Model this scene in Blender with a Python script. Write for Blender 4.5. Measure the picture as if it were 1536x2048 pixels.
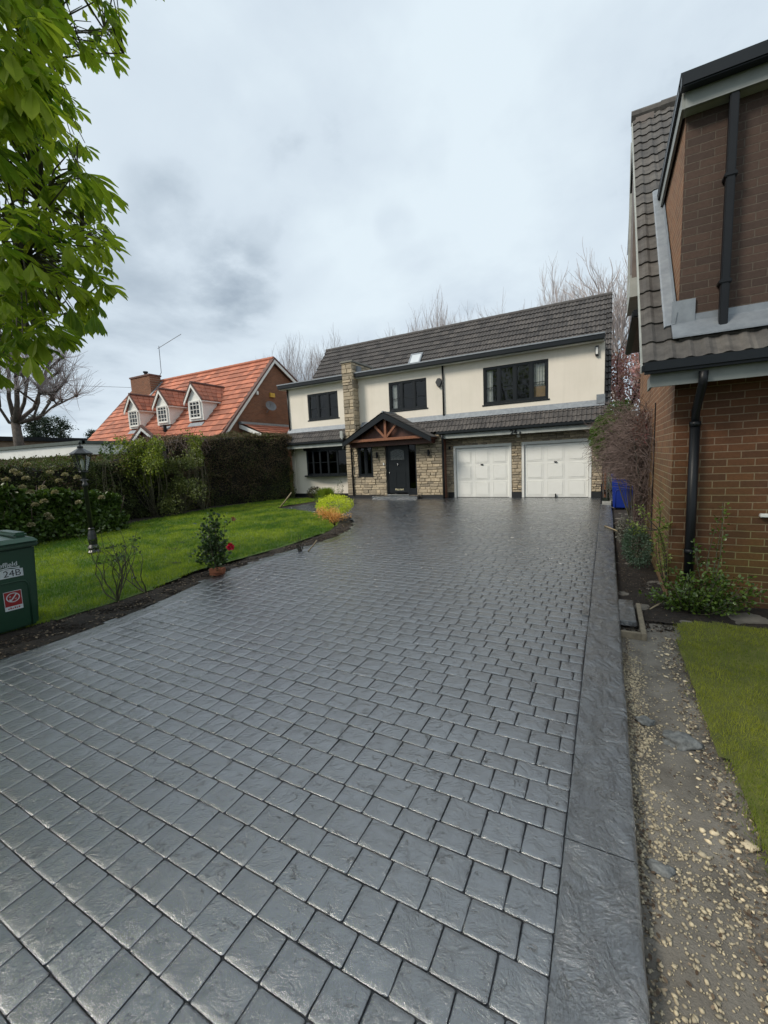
import bpy, bmesh, math, random
import numpy as np
from mathutils import Vector, Matrix, noise as mnoise
random.seed(7); rng = np.random.default_rng(7)
scene = bpy.context.scene
for o in list(bpy.data.objects): bpy.data.objects.remove(o)
R_ = math.radians
# ---------------------------------------------------------------- camera
EYE = 1.66
CR = np.array([[0.88279465, -0.0174088, 0.4694364],
               [0.46743847, 0.13176118, -0.87415117],
               [-0.04663557, 0.99112861, 0.12445561]])   # columns: camera right, up, back
FPX = 835.93
cd = bpy.data.cameras.new('camera'); cam = bpy.data.objects.new('camera', cd)
scene.collection.objects.link(cam); scene.camera = cam
mw = Matrix([[*CR[0], 0], [*CR[1], 0], [*CR[2], EYE], [0, 0, 0, 1]])
cam.matrix_world = mw
cd.sensor_fit = 'VERTICAL'; cd.sensor_height = 24.0; cd.lens = FPX/2048*24.0
cd.clip_start = 0.05; cd.clip_end = 2000
def ray(x, y):
    return CR @ np.array([x-768.0, -(y-1024.0), -FPX])
def at_ground(x, y, z=0.0):
    r = ray(x, y); return np.array([0, 0, EYE]) + r*((z-EYE)/r[2])
def at_dist(x, y, d):
    r = ray(x, y); return np.array([0, 0, EYE]) + r*(d/np.linalg.norm(r))
def at_Y(x, y, Y):
    r = ray(x, y); return np.array([0, 0, EYE]) + r*(Y/r[1])
# ---------------------------------------------------------------- world, sun, exposure
SUN_EL, SUN_AZ = R_(42), R_(222)       # azimuth of the sun, clockwise from +Y
world = bpy.data.worlds.new('World'); scene.world = world; world.use_nodes = True
nt = world.node_tree; nt.nodes.clear()
def N(t, typ, **kw):
    n = t.nodes.new(typ)
    for k, v in kw.items(): setattr(n, k, v)
    return n
out = N(nt, 'ShaderNodeOutputWorld'); bg = N(nt, 'ShaderNodeBackground')
sky = N(nt, 'ShaderNodeTexSky', sky_type='NISHITA', sun_disc=False, sun_elevation=SUN_EL, sun_rotation=SUN_AZ)
skym = N(nt, 'ShaderNodeMix', data_type='RGBA', blend_type='MULTIPLY'); skym.inputs[0].default_value = 1
skym.inputs[7].default_value = (.75, .62, .52, 1)
nt.links.new(sky.outputs[0], skym.inputs[6])
tc = N(nt, 'ShaderNodeTexCoord'); sep = N(nt, 'ShaderNodeSeparateXYZ'); nt.links.new(tc.outputs['Generated'], sep.inputs[0])
def wm(op, a, b=None, c=None):
    m = N(nt, 'ShaderNodeMath', operation=op)
    for i, v in enumerate((a, b, c)):
        if v is None: continue
        if isinstance(v, (int, float)): m.inputs[i].default_value = v
        else: nt.links.new(v, m.inputs[i])
    return m.outputs[0]
zz = wm('ADD', wm('MAXIMUM', sep.outputs[2], 0.0), 0.22)
cx = wm('DIVIDE', sep.outputs[0], zz); cy = wm('DIVIDE', sep.outputs[1], zz)
cmb = N(nt, 'ShaderNodeCombineXYZ'); nt.links.new(cx, cmb.inputs[0]); nt.links.new(cy, cmb.inputs[1])
cmb.inputs[2].default_value = 3.7
n1 = N(nt, 'ShaderNodeTexNoise'); n1.inputs['Scale'].default_value = .95; n1.inputs['Detail'].default_value = 7
n1.inputs['Roughness'].default_value = .52; n1.inputs['Distortion'].default_value = .35
n2 = N(nt, 'ShaderNodeTexNoise'); n2.inputs['Scale'].default_value = 3.2; n2.inputs['Detail'].default_value = 6; n2.inputs['Roughness'].default_value = .55
for n in (n1, n2): nt.links.new(cmb.outputs[0], n.inputs['Vector'])
cl = wm('ADD', wm('MULTIPLY', n1.outputs[0], .72), wm('MULTIPLY', n2.outputs[0], .28))
# clouds are heavier low in the sky and towards the west (left)
low = wm('MULTIPLY', wm('SUBTRACT', 1.0, wm('MINIMUM', wm('MULTIPLY', wm('MAXIMUM', sep.outputs[2], 0.0), 2.1), 1.0)), .07)
west = wm('MULTIPLY', wm('MULTIPLY', sep.outputs[0], -1.0), .030)
cl = wm('ADD', wm('SUBTRACT', cl, low), wm('SUBTRACT', .02, west))
def cloud(px_, py_, inner, outer, amt):
    d_ = ray(px_, py_); d_ = d_/np.linalg.norm(d_)
    dp = N(nt, 'ShaderNodeVectorMath', operation='DOT_PRODUCT'); nt.links.new(tc.outputs['Generated'], dp.inputs[0]); dp.inputs[1].default_value = tuple(d_)
    m_r = N(nt, 'ShaderNodeMapRange', interpolation_type='SMOOTHSTEP'); nt.links.new(dp.outputs['Value'], m_r.inputs[0])
    m_r.inputs[1].default_value = math.cos(R_(outer)); m_r.inputs[2].default_value = math.cos(R_(inner)); m_r.inputs[3].default_value = 0; m_r.inputs[4].default_value = 1
    k = N(nt, 'ShaderNodeMapRange'); nt.links.new(n2.outputs[0], k.inputs[0]); k.inputs[1].default_value = .36; k.inputs[2].default_value = .66; k.inputs[3].default_value = 0; k.inputs[4].default_value = amt
    return wm('MULTIPLY', m_r.outputs[0], k.outputs[0])
for c_ in ((390, 530, 1, 11, .16), (500, 590, .5, 7, .13), (790, 452, .1, 3.0, .15), (280, 235, .5, 8, .09), (1210, 460, .5, 6, .06), (650, 600, .3, 5, .07), (220, 690, 1, 10, .05)):
    cl = wm('SUBTRACT', cl, cloud(*c_))
ramp = N(nt, 'ShaderNodeValToRGB'); nt.links.new(cl, ramp.inputs[0])
e = ramp.color_ramp.elements
e[0].position = .33; e[0].color = (.24, .29, .345, 1)
e[1].position = .58; e[1].color = (.475, .54, .585, 1)
m_ = ramp.color_ramp.elements.new(.46); m_.color = (.41, .47, .525, 1)
m_ = ramp.color_ramp.elements.new(.40); m_.color = (.315, .37, .425, 1)
mixw = N(nt, 'ShaderNodeMix', data_type='RGBA'); mixw.inputs[0].default_value = .97
sk2 = N(nt, 'ShaderNodeMix', data_type='RGBA', blend_type='MULTIPLY'); sk2.inputs[0].default_value = 1; sk2.inputs[7].default_value = (1, 1, 1, 1)
# background strength 0.1 : cloud radiance is scaled up by 10 to sit beside the physical sky
cs = N(nt, 'ShaderNodeVectorMath', operation='SCALE'); cs.inputs['Scale'].default_value = 8.1
nt.links.new(ramp.outputs[0], cs.inputs[0])
nt.links.new(skym.outputs[2], mixw.inputs[6]); nt.links.new(cs.outputs[0], mixw.inputs[7])
nt.links.new(mixw.outputs[2], bg.inputs[0]); bg.inputs[1].default_value = 0.1
nt.links.new(bg.outputs[0], out.inputs[0])
sd = bpy.data.lights.new('sun', 'SUN'); sd.energy = 1.5; sd.angle = R_(16); sd.color = (1, .92, .80)
so = bpy.data.objects.new('sun', sd); scene.collection.objects.link(so)
sdir = Vector((math.sin(SUN_AZ)*math.cos(SUN_EL), math.cos(SUN_AZ)*math.cos(SUN_EL), math.sin(SUN_EL)))
so.rotation_euler = (-sdir).to_track_quat('-Z', 'Y').to_euler()
vs = scene.view_settings
vs.view_transform = 'Standard'; vs.look = 'None'; vs.gamma = 1; vs.exposure = 1.04; vs.use_curve_mapping = False
scene.cycles.use_denoising = True; scene.cycles.max_bounces = 8; scene.cycles.transparent_max_bounces = 12
scene.cycles.caustics_reflective = False; scene.cycles.caustics_refractive = False
# ---------------------------------------------------------------- materials
MATS = {}
def new_mat(name):
    m = bpy.data.materials.new(name); m.use_nodes = True; t = m.node_tree; t.nodes.clear()
    o = N(t, 'ShaderNodeOutputMaterial'); p = N(t, 'ShaderNodeBsdfPrincipled'); t.links.new(p.outputs[0], o.inputs[0])
    return m, t, p, o
def L(t, a, b): t.links.new(a, b)
def rgb(c): return (*c, 1)
def mixc(t, f, a, b, mode='MIX'):
    m = N(t, 'ShaderNodeMix', data_type='RGBA', blend_type=mode)
    for i, v in ((0, f), (6, a), (7, b)):
        if isinstance(v, (int, float)): m.inputs[i].default_value = v
        elif isinstance(v, tuple): m.inputs[i].default_value = rgb(v[:3])
        else: L(t, v, m.inputs[i])
    return m.outputs[2]
def noi(t, vec, scale, detail=4, rough=.55, dist=0):
    n = N(t, 'ShaderNodeTexNoise'); n.inputs['Scale'].default_value = scale; n.inputs['Detail'].default_value = detail
    n.inputs['Roughness'].default_value = rough; n.inputs['Distortion'].default_value = dist
    if vec is not None: L(t, vec, n.inputs['Vector'])
    return n.outputs[0]
def mr(t, v, a, b, c=0., d=1.):
    m = N(t, 'ShaderNodeMapRange'); L(t, v, m.inputs[0])
    for i, x in enumerate((a, b, c, d)): m.inputs[i+1].default_value = x
    return m.outputs[0]
def mth(t, op, a, b=None):
    m = N(t, 'ShaderNodeMath', operation=op)
    for i, v in enumerate((a, b)):
        if v is None: continue
        if isinstance(v, (int, float)): m.inputs[i].default_value = v
        else: L(t, v, m.inputs[i])
    return m.outputs[0]
def bump(t, p, h, dist, strength=1.0, prev=None):
    b = N(t, 'ShaderNodeBump'); b.inputs['Strength'].default_value = strength; b.inputs['Distance'].default_value = dist
    L(t, h, b.inputs['Height'])
    if prev is not None: L(t, prev, b.inputs['Normal'])
    L(t, b.outputs[0], p.inputs['Normal']); return b.outputs[0]
def pos(t): return N(t, 'ShaderNodeNewGeometry').outputs['Position']
def varattr(t):
    return N(t, 'ShaderNodeAttribute', attribute_name='var').outputs['Fac']
def mat(name, col, rough=.6, col2=None, nscale=6, var=False, bscale=None, bdist=.002, spec=.5, metallic=0, coat=0):
    if name in MATS: return MATS[name]
    m, t, p, o = new_mat(name); P = pos(t)
    c2 = col2 if col2 else tuple(x*.72 for x in col)
    f = mr(t, noi(t, P, nscale, 5, .6), .34, .66)
    c = mixc(t, f, c2, col)
    if var:
        v = varattr(t); c = mixc(t, v, c, mixc(t, 1.0, c, (1.55, 1.5, 1.4), 'MULTIPLY')); c = mixc(t, mr(t, v, 0, .5, .5, 0.), c, (col[0]*.45, col[1]*.45, col[2]*.45))
    L(t, c, p.inputs['Base Color'])
    p.inputs['Roughness'].default_value = rough; p.inputs['Specular IOR Level'].default_value = spec; p.inputs['Metallic'].default_value = metallic
    p.inputs['Coat Weight'].default_value = coat
    if bscale: bump(t, p, noi(t, P, bscale, 6, .65), bdist)
    MATS[name] = m; return m
def leafmat(name, c1, c2, trans=.35, rough=.45, spec=.4):
    m, t, p, o = new_mat(name)
    v = varattr(t); c = mixc(t, v, c1, c2)
    c = mixc(t, mr(t, noi(t, pos(t), 9, 2), .3, .7), mixc(t, 1.0, c, (.72, .74, .7), 'MULTIPLY'), c)
    L(t, c, p.inputs['Base Color']); p.inputs['Roughness'].default_value = rough; p.inputs['Specular IOR Level'].default_value = spec
    tr = N(t, 'ShaderNodeBsdfTranslucent'); L(t, mixc(t, 1.0, c, (1.25, 1.3, .7), 'MULTIPLY'), tr.inputs[0])
    mx = N(t, 'ShaderNodeMixShader'); mx.inputs[0].default_value = trans
    L(t, p.outputs[0], mx.inputs[1]); L(t, tr.outputs[0], mx.inputs[2]); L(t, mx.outputs[0], o.inputs[0])
    MATS[name] = m; return m
def brickmat(name, c1, c2, mortar, axis, off=(0, 0), bw=.225, bh=.075, ms=.010, algae=None):
    m, t, p, o = new_mat(name); P = pos(t); s = N(t, 'ShaderNodeSeparateXYZ'); L(t, P, s.inputs[0])
    cb = N(t, 'ShaderNodeCombineXYZ')
    L(t, mth(t, 'ADD', s.outputs[0 if axis == 'x' else 1], off[0]), cb.inputs[0]); L(t, mth(t, 'ADD', s.outputs[2], off[1]), cb.inputs[1])
    wob = N(t, 'ShaderNodeVectorMath', operation='SCALE'); wob.inputs['Scale'].default_value = .006
    nn = N(t, 'ShaderNodeTexNoise'); nn.inputs['Scale'].default_value = 9; L(t, P, nn.inputs['Vector']); L(t, nn.outputs['Color'], wob.inputs[0])
    ad = N(t, 'ShaderNodeVectorMath', operation='ADD'); L(t, cb.outputs[0], ad.inputs[0]); L(t, wob.outputs[0], ad.inputs[1])
    b = N(t, 'ShaderNodeTexBrick'); L(t, ad.outputs[0], b.inputs['Vector'])
    b.inputs['Scale'].default_value = 1; b.inputs['Brick Width'].default_value = bw; b.inputs['Row Height'].default_value = bh
    b.inputs['Mortar Size'].default_value = ms*.55; b.inputs['Mortar Smooth'].default_value = .25; b.inputs['Bias'].default_value = 0
    b.inputs['Color1'].default_value = rgb(c1); b.inputs['Color2'].default_value = rgb(c2); b.inputs['Mortar'].default_value = rgb(mortar)
    f = noi(t, P, 45, 5, .7); c = mixc(t, mr(t, f, .3, .7), mixc(t, 1.0, b.outputs[0], (.72, .7, .68), 'MULTIPLY'), b.outputs[0])
    f2 = noi(t, P, 1.3, 3); c = mixc(t, mr(t, f2, .35, .65, 0, .35), c, mixc(t, 1.0, c, (.62, .62, .6), 'MULTIPLY'))
    if algae:
        g = mth(t, 'MULTIPLY', mr(t, s.outputs[2], algae[0], algae[1], .75, 0), mr(t, noi(t, P, 2.5, 4), .3, .6))
        c = mixc(t, g, c, mixc(t, 1.0, c, (.85, 1.25, .42), 'MULTIPLY'))
    L(t, c, p.inputs['Base Color']); p.inputs['Roughness'].default_value = .85
    h = mth(t, 'SUBTRACT', mth(t, 'MULTIPLY', f, .35), b.outputs['Fac'])
    bump(t, p, h, .006); MATS[name] = m; return m

m_render = mat('cream_render', (.79, .73, .635), .9, (.74, .685, .59), 1.3, bscale=160, bdist=.0015)
def streaks(m):
    t = m.node_tree; p = [n for n in t.nodes if n.type == 'BSDF_PRINCIPLED'][0]; l = p.inputs['Base Color'].links[0]; src = l.from_socket
    mp = N(t, 'ShaderNodeMapping'); mp.inputs['Scale'].default_value = (5, 5, .45); L(t, pos(t), mp.inputs[0])
    f = mr(t, noi(t, mp.outputs[0], 1.2, 5, .6), .50, .74, 0, .16)
    L(t, mixc(t, f, src, mixc(t, 1.0, src, (.70, .70, .68), 'MULTIPLY')), p.inputs['Base Color'])
streaks(m_render)
m_dark = mat('dark_trim', (.006, .009, .012), .42, (.009, .012, .015), spec=.3)
m_black = mat('black_plastic', (.005, .006, .008), .4, (.008, .009, .011), spec=.3)
m_white = mat('white_paint', (.78, .78, .74), .45, (.7, .7, .66), 3)
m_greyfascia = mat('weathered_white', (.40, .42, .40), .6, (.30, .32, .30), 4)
m_lead = mat('lead', (.27, .295, .32), .5, (.2, .22, .245), 9, metallic=.35, bscale=40)
m_wood = mat('porch_timber', (.27, .105, .05), .5, (.19, .07, .032), 14)
m_wooddark = mat('stained_panel', (.085, .026, .014), .5, (.055, .017, .01), 10)
m_tile = mat('grey_tile', (.080, .074, .072), .8, (.048, .044, .044), 7, var=True, bscale=70, bdist=.003)
m_tileN = mat('brown_tile', (.092, .086, .081), .85, (.050, .046, .044), 8, var=True, bscale=60, bdist=.003)
m_redtile = mat('red_tile', (.40, .145, .085), .8, (.30, .105, .065), 5, var=True, bscale=60)
m_hiptile = mat('brown_ridge', (.14, .075, .06), .8, (.1, .05, .04), 6)
m_brickR = brickmat('red_house_brick', (.27, .115, .06), (.20, .085, .045), (.24, .17, .12), 'y')
m_brickRx = brickmat('red_house_brick_front', (.27, .115, .06), (.20, .085, .045), (.24, .17, .12), 'x')
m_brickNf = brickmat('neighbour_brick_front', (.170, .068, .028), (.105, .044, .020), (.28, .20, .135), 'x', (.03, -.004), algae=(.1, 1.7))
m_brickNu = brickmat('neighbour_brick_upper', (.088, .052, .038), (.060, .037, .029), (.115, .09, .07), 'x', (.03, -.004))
m_brickNs = brickmat('neighbour_brick_side', (.27, .125, .058), (.19, .09, .045), (.38, .29, .19), 'y', (.05, -.004), algae=(.0, 2.0))
m_stone = mat('walling_stone', (.39, .33, .245), .9, (.31, .26, .19), 11, var=True, bscale=45, bdist=.008)
m_mortar = mat('stone_mortar', (.27, .235, .185), .95)
m_gdoor = mat('garage_door_paint', (.83, .83, .79), .35, (.79, .79, .75), 2)
m_plinth = mat('black_plinth', (.012, .013, .015), .5)
m_interior = mat('dark_room', (.012, .013, .016), .9)
m_curtain = mat('curtain_cloth', (.62, .6, .55), .9, (.45, .43, .4), 12)
m_card = mat('cardboard', (.33, .21, .12), .9)
m_chrome = mat('chrome', (.7, .7, .68), .22, metallic=1)
m_brass = mat('polished_brass', (.75, .68, .5), .25, metallic=1)
m_iron = mat('cast_iron_black', (.01, .012, .014), .35, (.02, .022, .026), 30, bscale=80)
m_gbin = mat('green_bin_plastic', (.012, .050, .026), .42, (.010, .040, .022), 3, bscale=200, bdist=.0005)
m_gbinlid = mat('green_bin_lid', (.02, .078, .046), .3, (.016, .066, .038), 3)
m_bbin = mat('blue_bin_plastic', (.008, .035, .30), .35, (.008, .028, .22), 3)
m_soil = mat('garden_soil', (.032, .022, .015), .95, (.012, .009, .007), 16, bscale=30, bdist=.03)
m_dirt = mat('grey_dirt', (.225, .205, .175), .9, (.115, .102, .085), 5, bscale=90, bdist=.012)
m_gravel = mat('cream_gravel', (.38, .33, .235), .8, (.22, .19, .14), 40, var=True)
m_rock = mat('grey_slab_rock', (.20, .205, .20), .8, (.09, .095, .095), 35, bscale=30, bdist=.01)
m_conc = mat('rough_concrete', (.27, .26, .23), .9, (.17, .165, .145), 14, bscale=60, bdist=.003)
m_bark = mat('grey_bark', (.12, .10, .085), .95, (.06, .05, .042), 8, bscale=25, bdist=.01)
m_barkpale = mat('pale_twig', (.46, .41, .40), .9, (.32, .28, .27), 8)
m_barkdark = mat('dark_bark', (.05, .042, .035), .95, (.03, .025, .02), 8)
m_twig = mat('brown_twig', (.19, .14, .125), .9, (.06, .042, .038), 8)
m_stem = mat('green_stem', (.09, .085, .05), .8, (.06, .055, .035), 8)
m_lawnbase = mat('lawn_base', (.08, .13, .02), .95, (.05, .085, .014), 5, bscale=50, bdist=.01)
m_lawnRbase = mat('mossy_base', (.12, .13, .022), .95, (.07, .08, .016), 5, bscale=50, bdist=.01)
m_grass = leafmat('grass_blade', (.07, .17, .012), (.32, .40, .035), .35, .5)
m_grassR = leafmat('moss_blade', (.11, .17, .014), (.34, .36, .04), .3, .6)
m_chest = leafmat('chestnut_leaf', (.11, .22, .025), (.47, .55, .07), .6, .5, .2)
m_hedge = leafmat('hedge_leaf', (.038, .060, .017), (.15, .18, .05), .25, .6)
m_hedgeb = leafmat('hedge_leaf_brown', (.085, .058, .032), (.20, .14, .08), .1, .7)
m_shrub = leafmat('shrub_leaf', (.035, .07, .014), (.10, .16, .03), .2, .4)
m_yellowleaf = leafmat('yellow_green_leaf', (.09, .14, .018), (.30, .34, .05), .3, .5)
m_lime = leafmat('lime_leaf', (.48, .56, .03), (.78, .82, .10), .45, .5)
m_orange = leafmat('orange_leaf', (.70, .32, .09), (.95, .58, .25), .4, .5)
m_pink = leafmat('pink_blossom', (.45, .22, .25), (.78, .50, .52), .3, .6)
m_redflower = leafmat('red_flower', (.5, .01, .05), (.75, .03, .10), .25, .5)
m_cream = leafmat('dried_flower', (.22, .19, .11), (.46, .40, .27), .2, .8)
m_everg = leafmat('evergreen_leaf', (.012, .028, .014), (.035, .06, .028), .1, .6)
m_dead = leafmat('dead_leaf', (.08, .05, .032), (.36, .28, .2), .1, .8)
m_glass = None
def glassmat(name, tint, fres=.08):
    m, t, p, o = new_mat(name); t.nodes.remove(p)
    g = N(t, 'ShaderNodeBsdfGlossy'); g.inputs['Roughness'].default_value = .03
    tr = N(t, 'ShaderNodeBsdfTransparent'); tr.inputs[0].default_value = rgb(tint)
    lw = N(t, 'ShaderNodeLayerWeight'); lw.inputs[0].default_value = .5; fc = mth(t, 'ADD', mth(t, 'MULTIPLY', mth(t, 'POWER', lw.outputs['Facing'], 4.0), .9), .05)
    b = N(t, 'ShaderNodeBump'); b.inputs['Strength'].default_value = .12; b.inputs['Distance'].default_value = .02; L(t, noi(t, pos(t), 2.2, 2), b.inputs['Height'])
    L(t, b.outputs[0], g.inputs['Normal'])
    mx = N(t, 'ShaderNodeMixShader'); L(t, mth(t, 'ADD', fc, fres), mx.inputs[0]); L(t, tr.outputs[0], mx.inputs[1]); L(t, g.outputs[0], mx.inputs[2])
    L(t, mx.outputs[0], o.inputs[0]); MATS[name] = m; return m
m_glass = glassmat('window_glass', (.78, .83, .84), .0)
m_glassd = glassmat('dark_window_glass', (.12, .14, .16), -.02)
m_glassclear = glassmat('lantern_glass', (.85, .88, .88), .10)
# driveway: sealed stamped concrete
def drivemat(name, slate):
    m, t, p, o = new_mat(name); P = pos(t)
    v = varattr(t)
    edge = mr(t, v, 1.4, 1.6); base = mixc(t, mth(t, 'MINIMUM', v, 1.0), (.017, .023, .031), (.042, .054, .068)); base = mixc(t, edge, base, (.013, .016, .02))
    patch = mr(t, noi(t, P, 1.1, 5, .6, .4), .36, .66)
    base = mixc(t, patch, mixc(t, 1.0, base, (.55, .56, .58), 'MULTIPLY'), base)
    fine = noi(t, P, 85, 6, .75)
    base = mixc(t, mr(t, fine, .3, .62), mixc(t, 1.0, base, (.55, .56, .6), 'MULTIPLY'), base)
    # stamped slate relief: stretched ridges plus short nicks
    mp = N(t, 'ShaderNodeMapping'); mp.inputs['Scale'].default_value = (7, 10, 4) if not slate else (9.5, 5.0, 4); L(t, P, mp.inputs[0])
    mp.inputs['Rotation'].default_value = (0, 0, R_(25 if not slate else -30))
    rid = noi(t, mp.outputs[0], 1.0 if not slate else .9, 8, .66, .7)
    rid2 = mth(t, 'ABSOLUTE', mth(t, 'SUBTRACT', rid, .5))
    crack = mr(t, rid2, 0, .010 if not slate else .03, 1, 0)
    crack = mth(t, 'MULTIPLY', crack, mr(t, noi(t, P, 12 if not slate else 3, 2), .57, .63))
    base = mixc(t, mth(t, 'MULTIPLY', crack, .7), base, (.012, .015, .02))
    L(t, base, p.inputs['Base Color'])
    rn = noi(t, P, 2.6, 5, .65)
    rr = mr(t, rn, .35, .65, .20, .36)
    rr = mth(t, 'ADD', rr, mr(t, fine, .35, .65, .09, 0.))
    L(t, rr, p.inputs['Roughness']); p.inputs['Specular IOR Level'].default_value = .5
    L(t, mr(t, edge, 0, 1, 1, .1), p.inputs['Coat Weight']); L(t, mr(t, noi(t, P, 1.7, 5, .6), .38, .62, .12, .24), p.inputs['Coat Roughness']); p.inputs['Coat IOR'].default_value = 3.1; p.inputs['Coat Tint'].default_value = (1, 1, 1, 1)
    b1 = bump(t, p, noi(t, P, 13, 6, .66, .8) if not slate else rid, .012 if not slate else .045, .8)
    b2 = bump(t, p, crack, -.004, 1, b1)
    b3 = bump(t, p, fine, .0034, .9, b2)
    L(t, b3, p.inputs['Coat Normal'])
    MATS[name] = m; return m
m_sett = drivemat('stamped_sett', False)
m_band = drivemat('stamped_slate_band', True)
m_joint = mat('joint_grout', (.012, .014, .018), .5, (.022, .025, .03), 20)
# ---------------------------------------------------------------- object helpers
COL = scene.collection
def root_loc(p):
    q = p
    while q.parent: q = q.parent
    return np.array(q.location)
def tag(o, label=None, cat=None, group=None, kind=None):
    if label: o['label'] = label
    if cat: o['category'] = cat
    if group: o['group'] = group
    if kind: o['kind'] = kind
    return o
def thing(name, loc, label, cat, group=None, rz=0):
    o = bpy.data.objects.new(name, None); COL.objects.link(o); o.location = loc; o.rotation_euler = (0, 0, rz); o.empty_display_size = .2
    return tag(o, label, cat, group)
def fast_mesh(name, V, F, var=None):
    me = bpy.data.meshes.new(name); V = np.asarray(V, dtype=np.float32); F = np.asarray(F, dtype=np.int32)
    me.vertices.add(len(V)); me.vertices.foreach_set('co', V.ravel())
    k = F.shape[1]; me.loops.add(F.size); me.loops.foreach_set('vertex_index', F.ravel())
    me.polygons.add(len(F)); me.polygons.foreach_set('loop_start', np.arange(0, F.size, k, dtype=np.int32)); me.polygons.foreach_set('loop_total', np.full(len(F), k, dtype=np.int32))
    me.update(calc_edges=True)
    if var is not None:
        a = me.attributes.new('var', 'FLOAT', 'FACE'); a.data.foreach_set('value', np.asarray(var, dtype=np.float32))
    return me
def link(name, me, m, parent=None, smooth=False, **tags):
    if m is not None: me.materials.append(m)
    if smooth: me.polygons.foreach_set('use_smooth', np.ones(len(me.polygons), dtype=bool))
    o = bpy.data.objects.new(name, me); COL.objects.link(o)
    if parent is not None: o.parent = parent
    if tags: tag(o, **tags)
    return o
class MB:
    def __init__(s): s.v = []; s.f = []; s.var = []
    def add(s, vs, fs, var=0.35):
        b = len(s.v); s.v += [tuple(map(float, v)) for v in vs]; s.f += [tuple(b+i for i in f) for f in fs]; s.var += [var]*len(fs); return s
    def box(s, x0, x1, y0, y1, z0, z1, var=.35):
        x0, x1 = min(x0, x1), max(x0, x1); y0, y1 = min(y0, y1), max(y0, y1); z0, z1 = min(z0, z1), max(z0, z1)
        v = [(x, y, z) for z in (z0, z1) for y in (y0, y1) for x in (x0, x1)]
        return s.add(v, [(0, 2, 3, 1), (4, 5, 7, 6), (0, 1, 5, 4), (2, 6, 7, 3), (0, 4, 6, 2), (1, 3, 7, 5)], var)
    def prism(s, poly, axis, a, b, var=.35):
        """poly 2-D; axis 'x': (y,z), 'y': (x,z), 'z': (x,y)"""
        def P(p, c): return {'x': (c, p[0], p[1]), 'y': (p[0], c, p[1]), 'z': (p[0], p[1], c)}[axis]
        n = len(poly); v = [P(p, a) for p in poly]+[P(p, b) for p in poly]
        return s.add(v, [tuple(range(n))[::-1], tuple(range(n, 2*n))]+[(i, (i+1) % n, n+(i+1) % n, n+i) for i in range(n)], var)
    def slab(s, quad, thick):
        """quad of 3-D points, extruded down its normal"""
        q = [Vector(p) for p in quad]; n = (q[1]-q[0]).cross(q[-1]-q[0]).normalized()*thick
        k = len(q); v = [tuple(p) for p in q]+[tuple(p-n) for p in q]
        return s.add(v, [tuple(range(k)), tuple(range(k, 2*k))[::-1]]+[(i, k+i, k+(i+1) % k, (i+1) % k) for i in range(k)])
    def tube(s, pts, rad, n=6, var=.35):
        pts = [Vector(p) for p in pts]
        if isinstance(rad, (int, float)): rad = [rad]*len(pts)
        b = len(s.v); prev = None
        for i, p in enumerate(pts):
            d = (pts[min(i+1, len(pts)-1)]-pts[max(i-1, 0)])
            if d.length < 1e-9: d = Vector((0, 0, 1))
            d.normalize(); u = d.orthogonal().normalized() if prev is None else (prev-d*prev.dot(d))
            if u.length < 1e-6: u = d.orthogonal()
            u.normalize(); prev = u; w = d.cross(u)
            for k in range(n):
                a = 2*math.pi*k/n; s.v.append(tuple(p+(u*math.cos(a)+w*math.sin(a))*rad[i]))
        fs = [(b+i*n+k, b+i*n+(k+1) % n, b+(i+1)*n+(k+1) % n, b+(i+1)*n+k) for i in range(len(pts)-1) for k in range(n)]
        fs += [tuple(b+k for k in range(n))[::-1], tuple(b+(len(pts)-1)*n+k for k in range(n))]
        s.f += fs; s.var += [var]*len(fs); return s
    def lathe(s, c, prof, n=16, var=.35, cap=True):
        b = len(s.v)
        for r, z in prof:
            for k in range(n):
                a = 2*math.pi*k/n; s.v.append((c[0]+r*math.cos(a), c[1]+r*math.sin(a), c[2]+z))
        m = len(prof)
        fs = [(b+i*n+k, b+i*n+(k+1) % n, b+(i+1)*n+(k+1) % n, b+(i+1)*n+k) for i in range(m-1) for k in range(n)]
        if cap: fs += [tuple(b+k for k in range(n))[::-1], tuple(b+(m-1)*n+k for k in range(n))]
        s.f += fs; s.var += [var]*len(fs); return s
    def blob(s, c, r, seed=0, amp=.2, sc=(1, 1, 1), sub=2):
        bm = bmesh.new(); bmesh.ops.create_icosphere(bm, subdivisions=sub, radius=1)
        b = len(s.v)
        for v in bm.verts:
            k = 1+amp*mnoise.noise(v.co*1.7+Vector((seed*7.1, seed*3.3, 0)))*2
            s.v.append((c[0]+v.co.x*r*k*sc[0], c[1]+v.co.y*r*k*sc[1], c[2]+v.co.z*r*k*sc[2]))
        bm.verts.index_update()
        for f in bm.faces: s.f.append(tuple(b+v.index for v in f.verts)); s.var.append(.35)
        bm.free(); return s
    def build(s, name, m, parent=None, smooth=False, bevel=0, local=False, **tags):
        me = bpy.data.meshes.new(name)
        off = np.array([0, 0, 0.]) if (parent is None or local) else root_loc(parent)
        me.from_pydata((np.array(s.v)-off).tolist(), [], s.f); me.update()
        a = me.attributes.new('var', 'FLOAT', 'FACE'); a.data.foreach_set('value', np.array(s.var, dtype=np.float32))
        bm = bmesh.new(); bm.from_mesh(me); bmesh.ops.recalc_face_normals(bm, faces=bm.faces)
        if bevel: bmesh.ops.bevel(bm, geom=[e for e in bm.edges if len(e.link_faces) == 2 and e.calc_face_angle(0) > .5], offset=bevel, segments=2, affect='EDGES', clamp_overlap=True)
        bm.to_mesh(me); bm.free()
        return link(name, me, m, parent, smooth, **tags)
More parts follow.
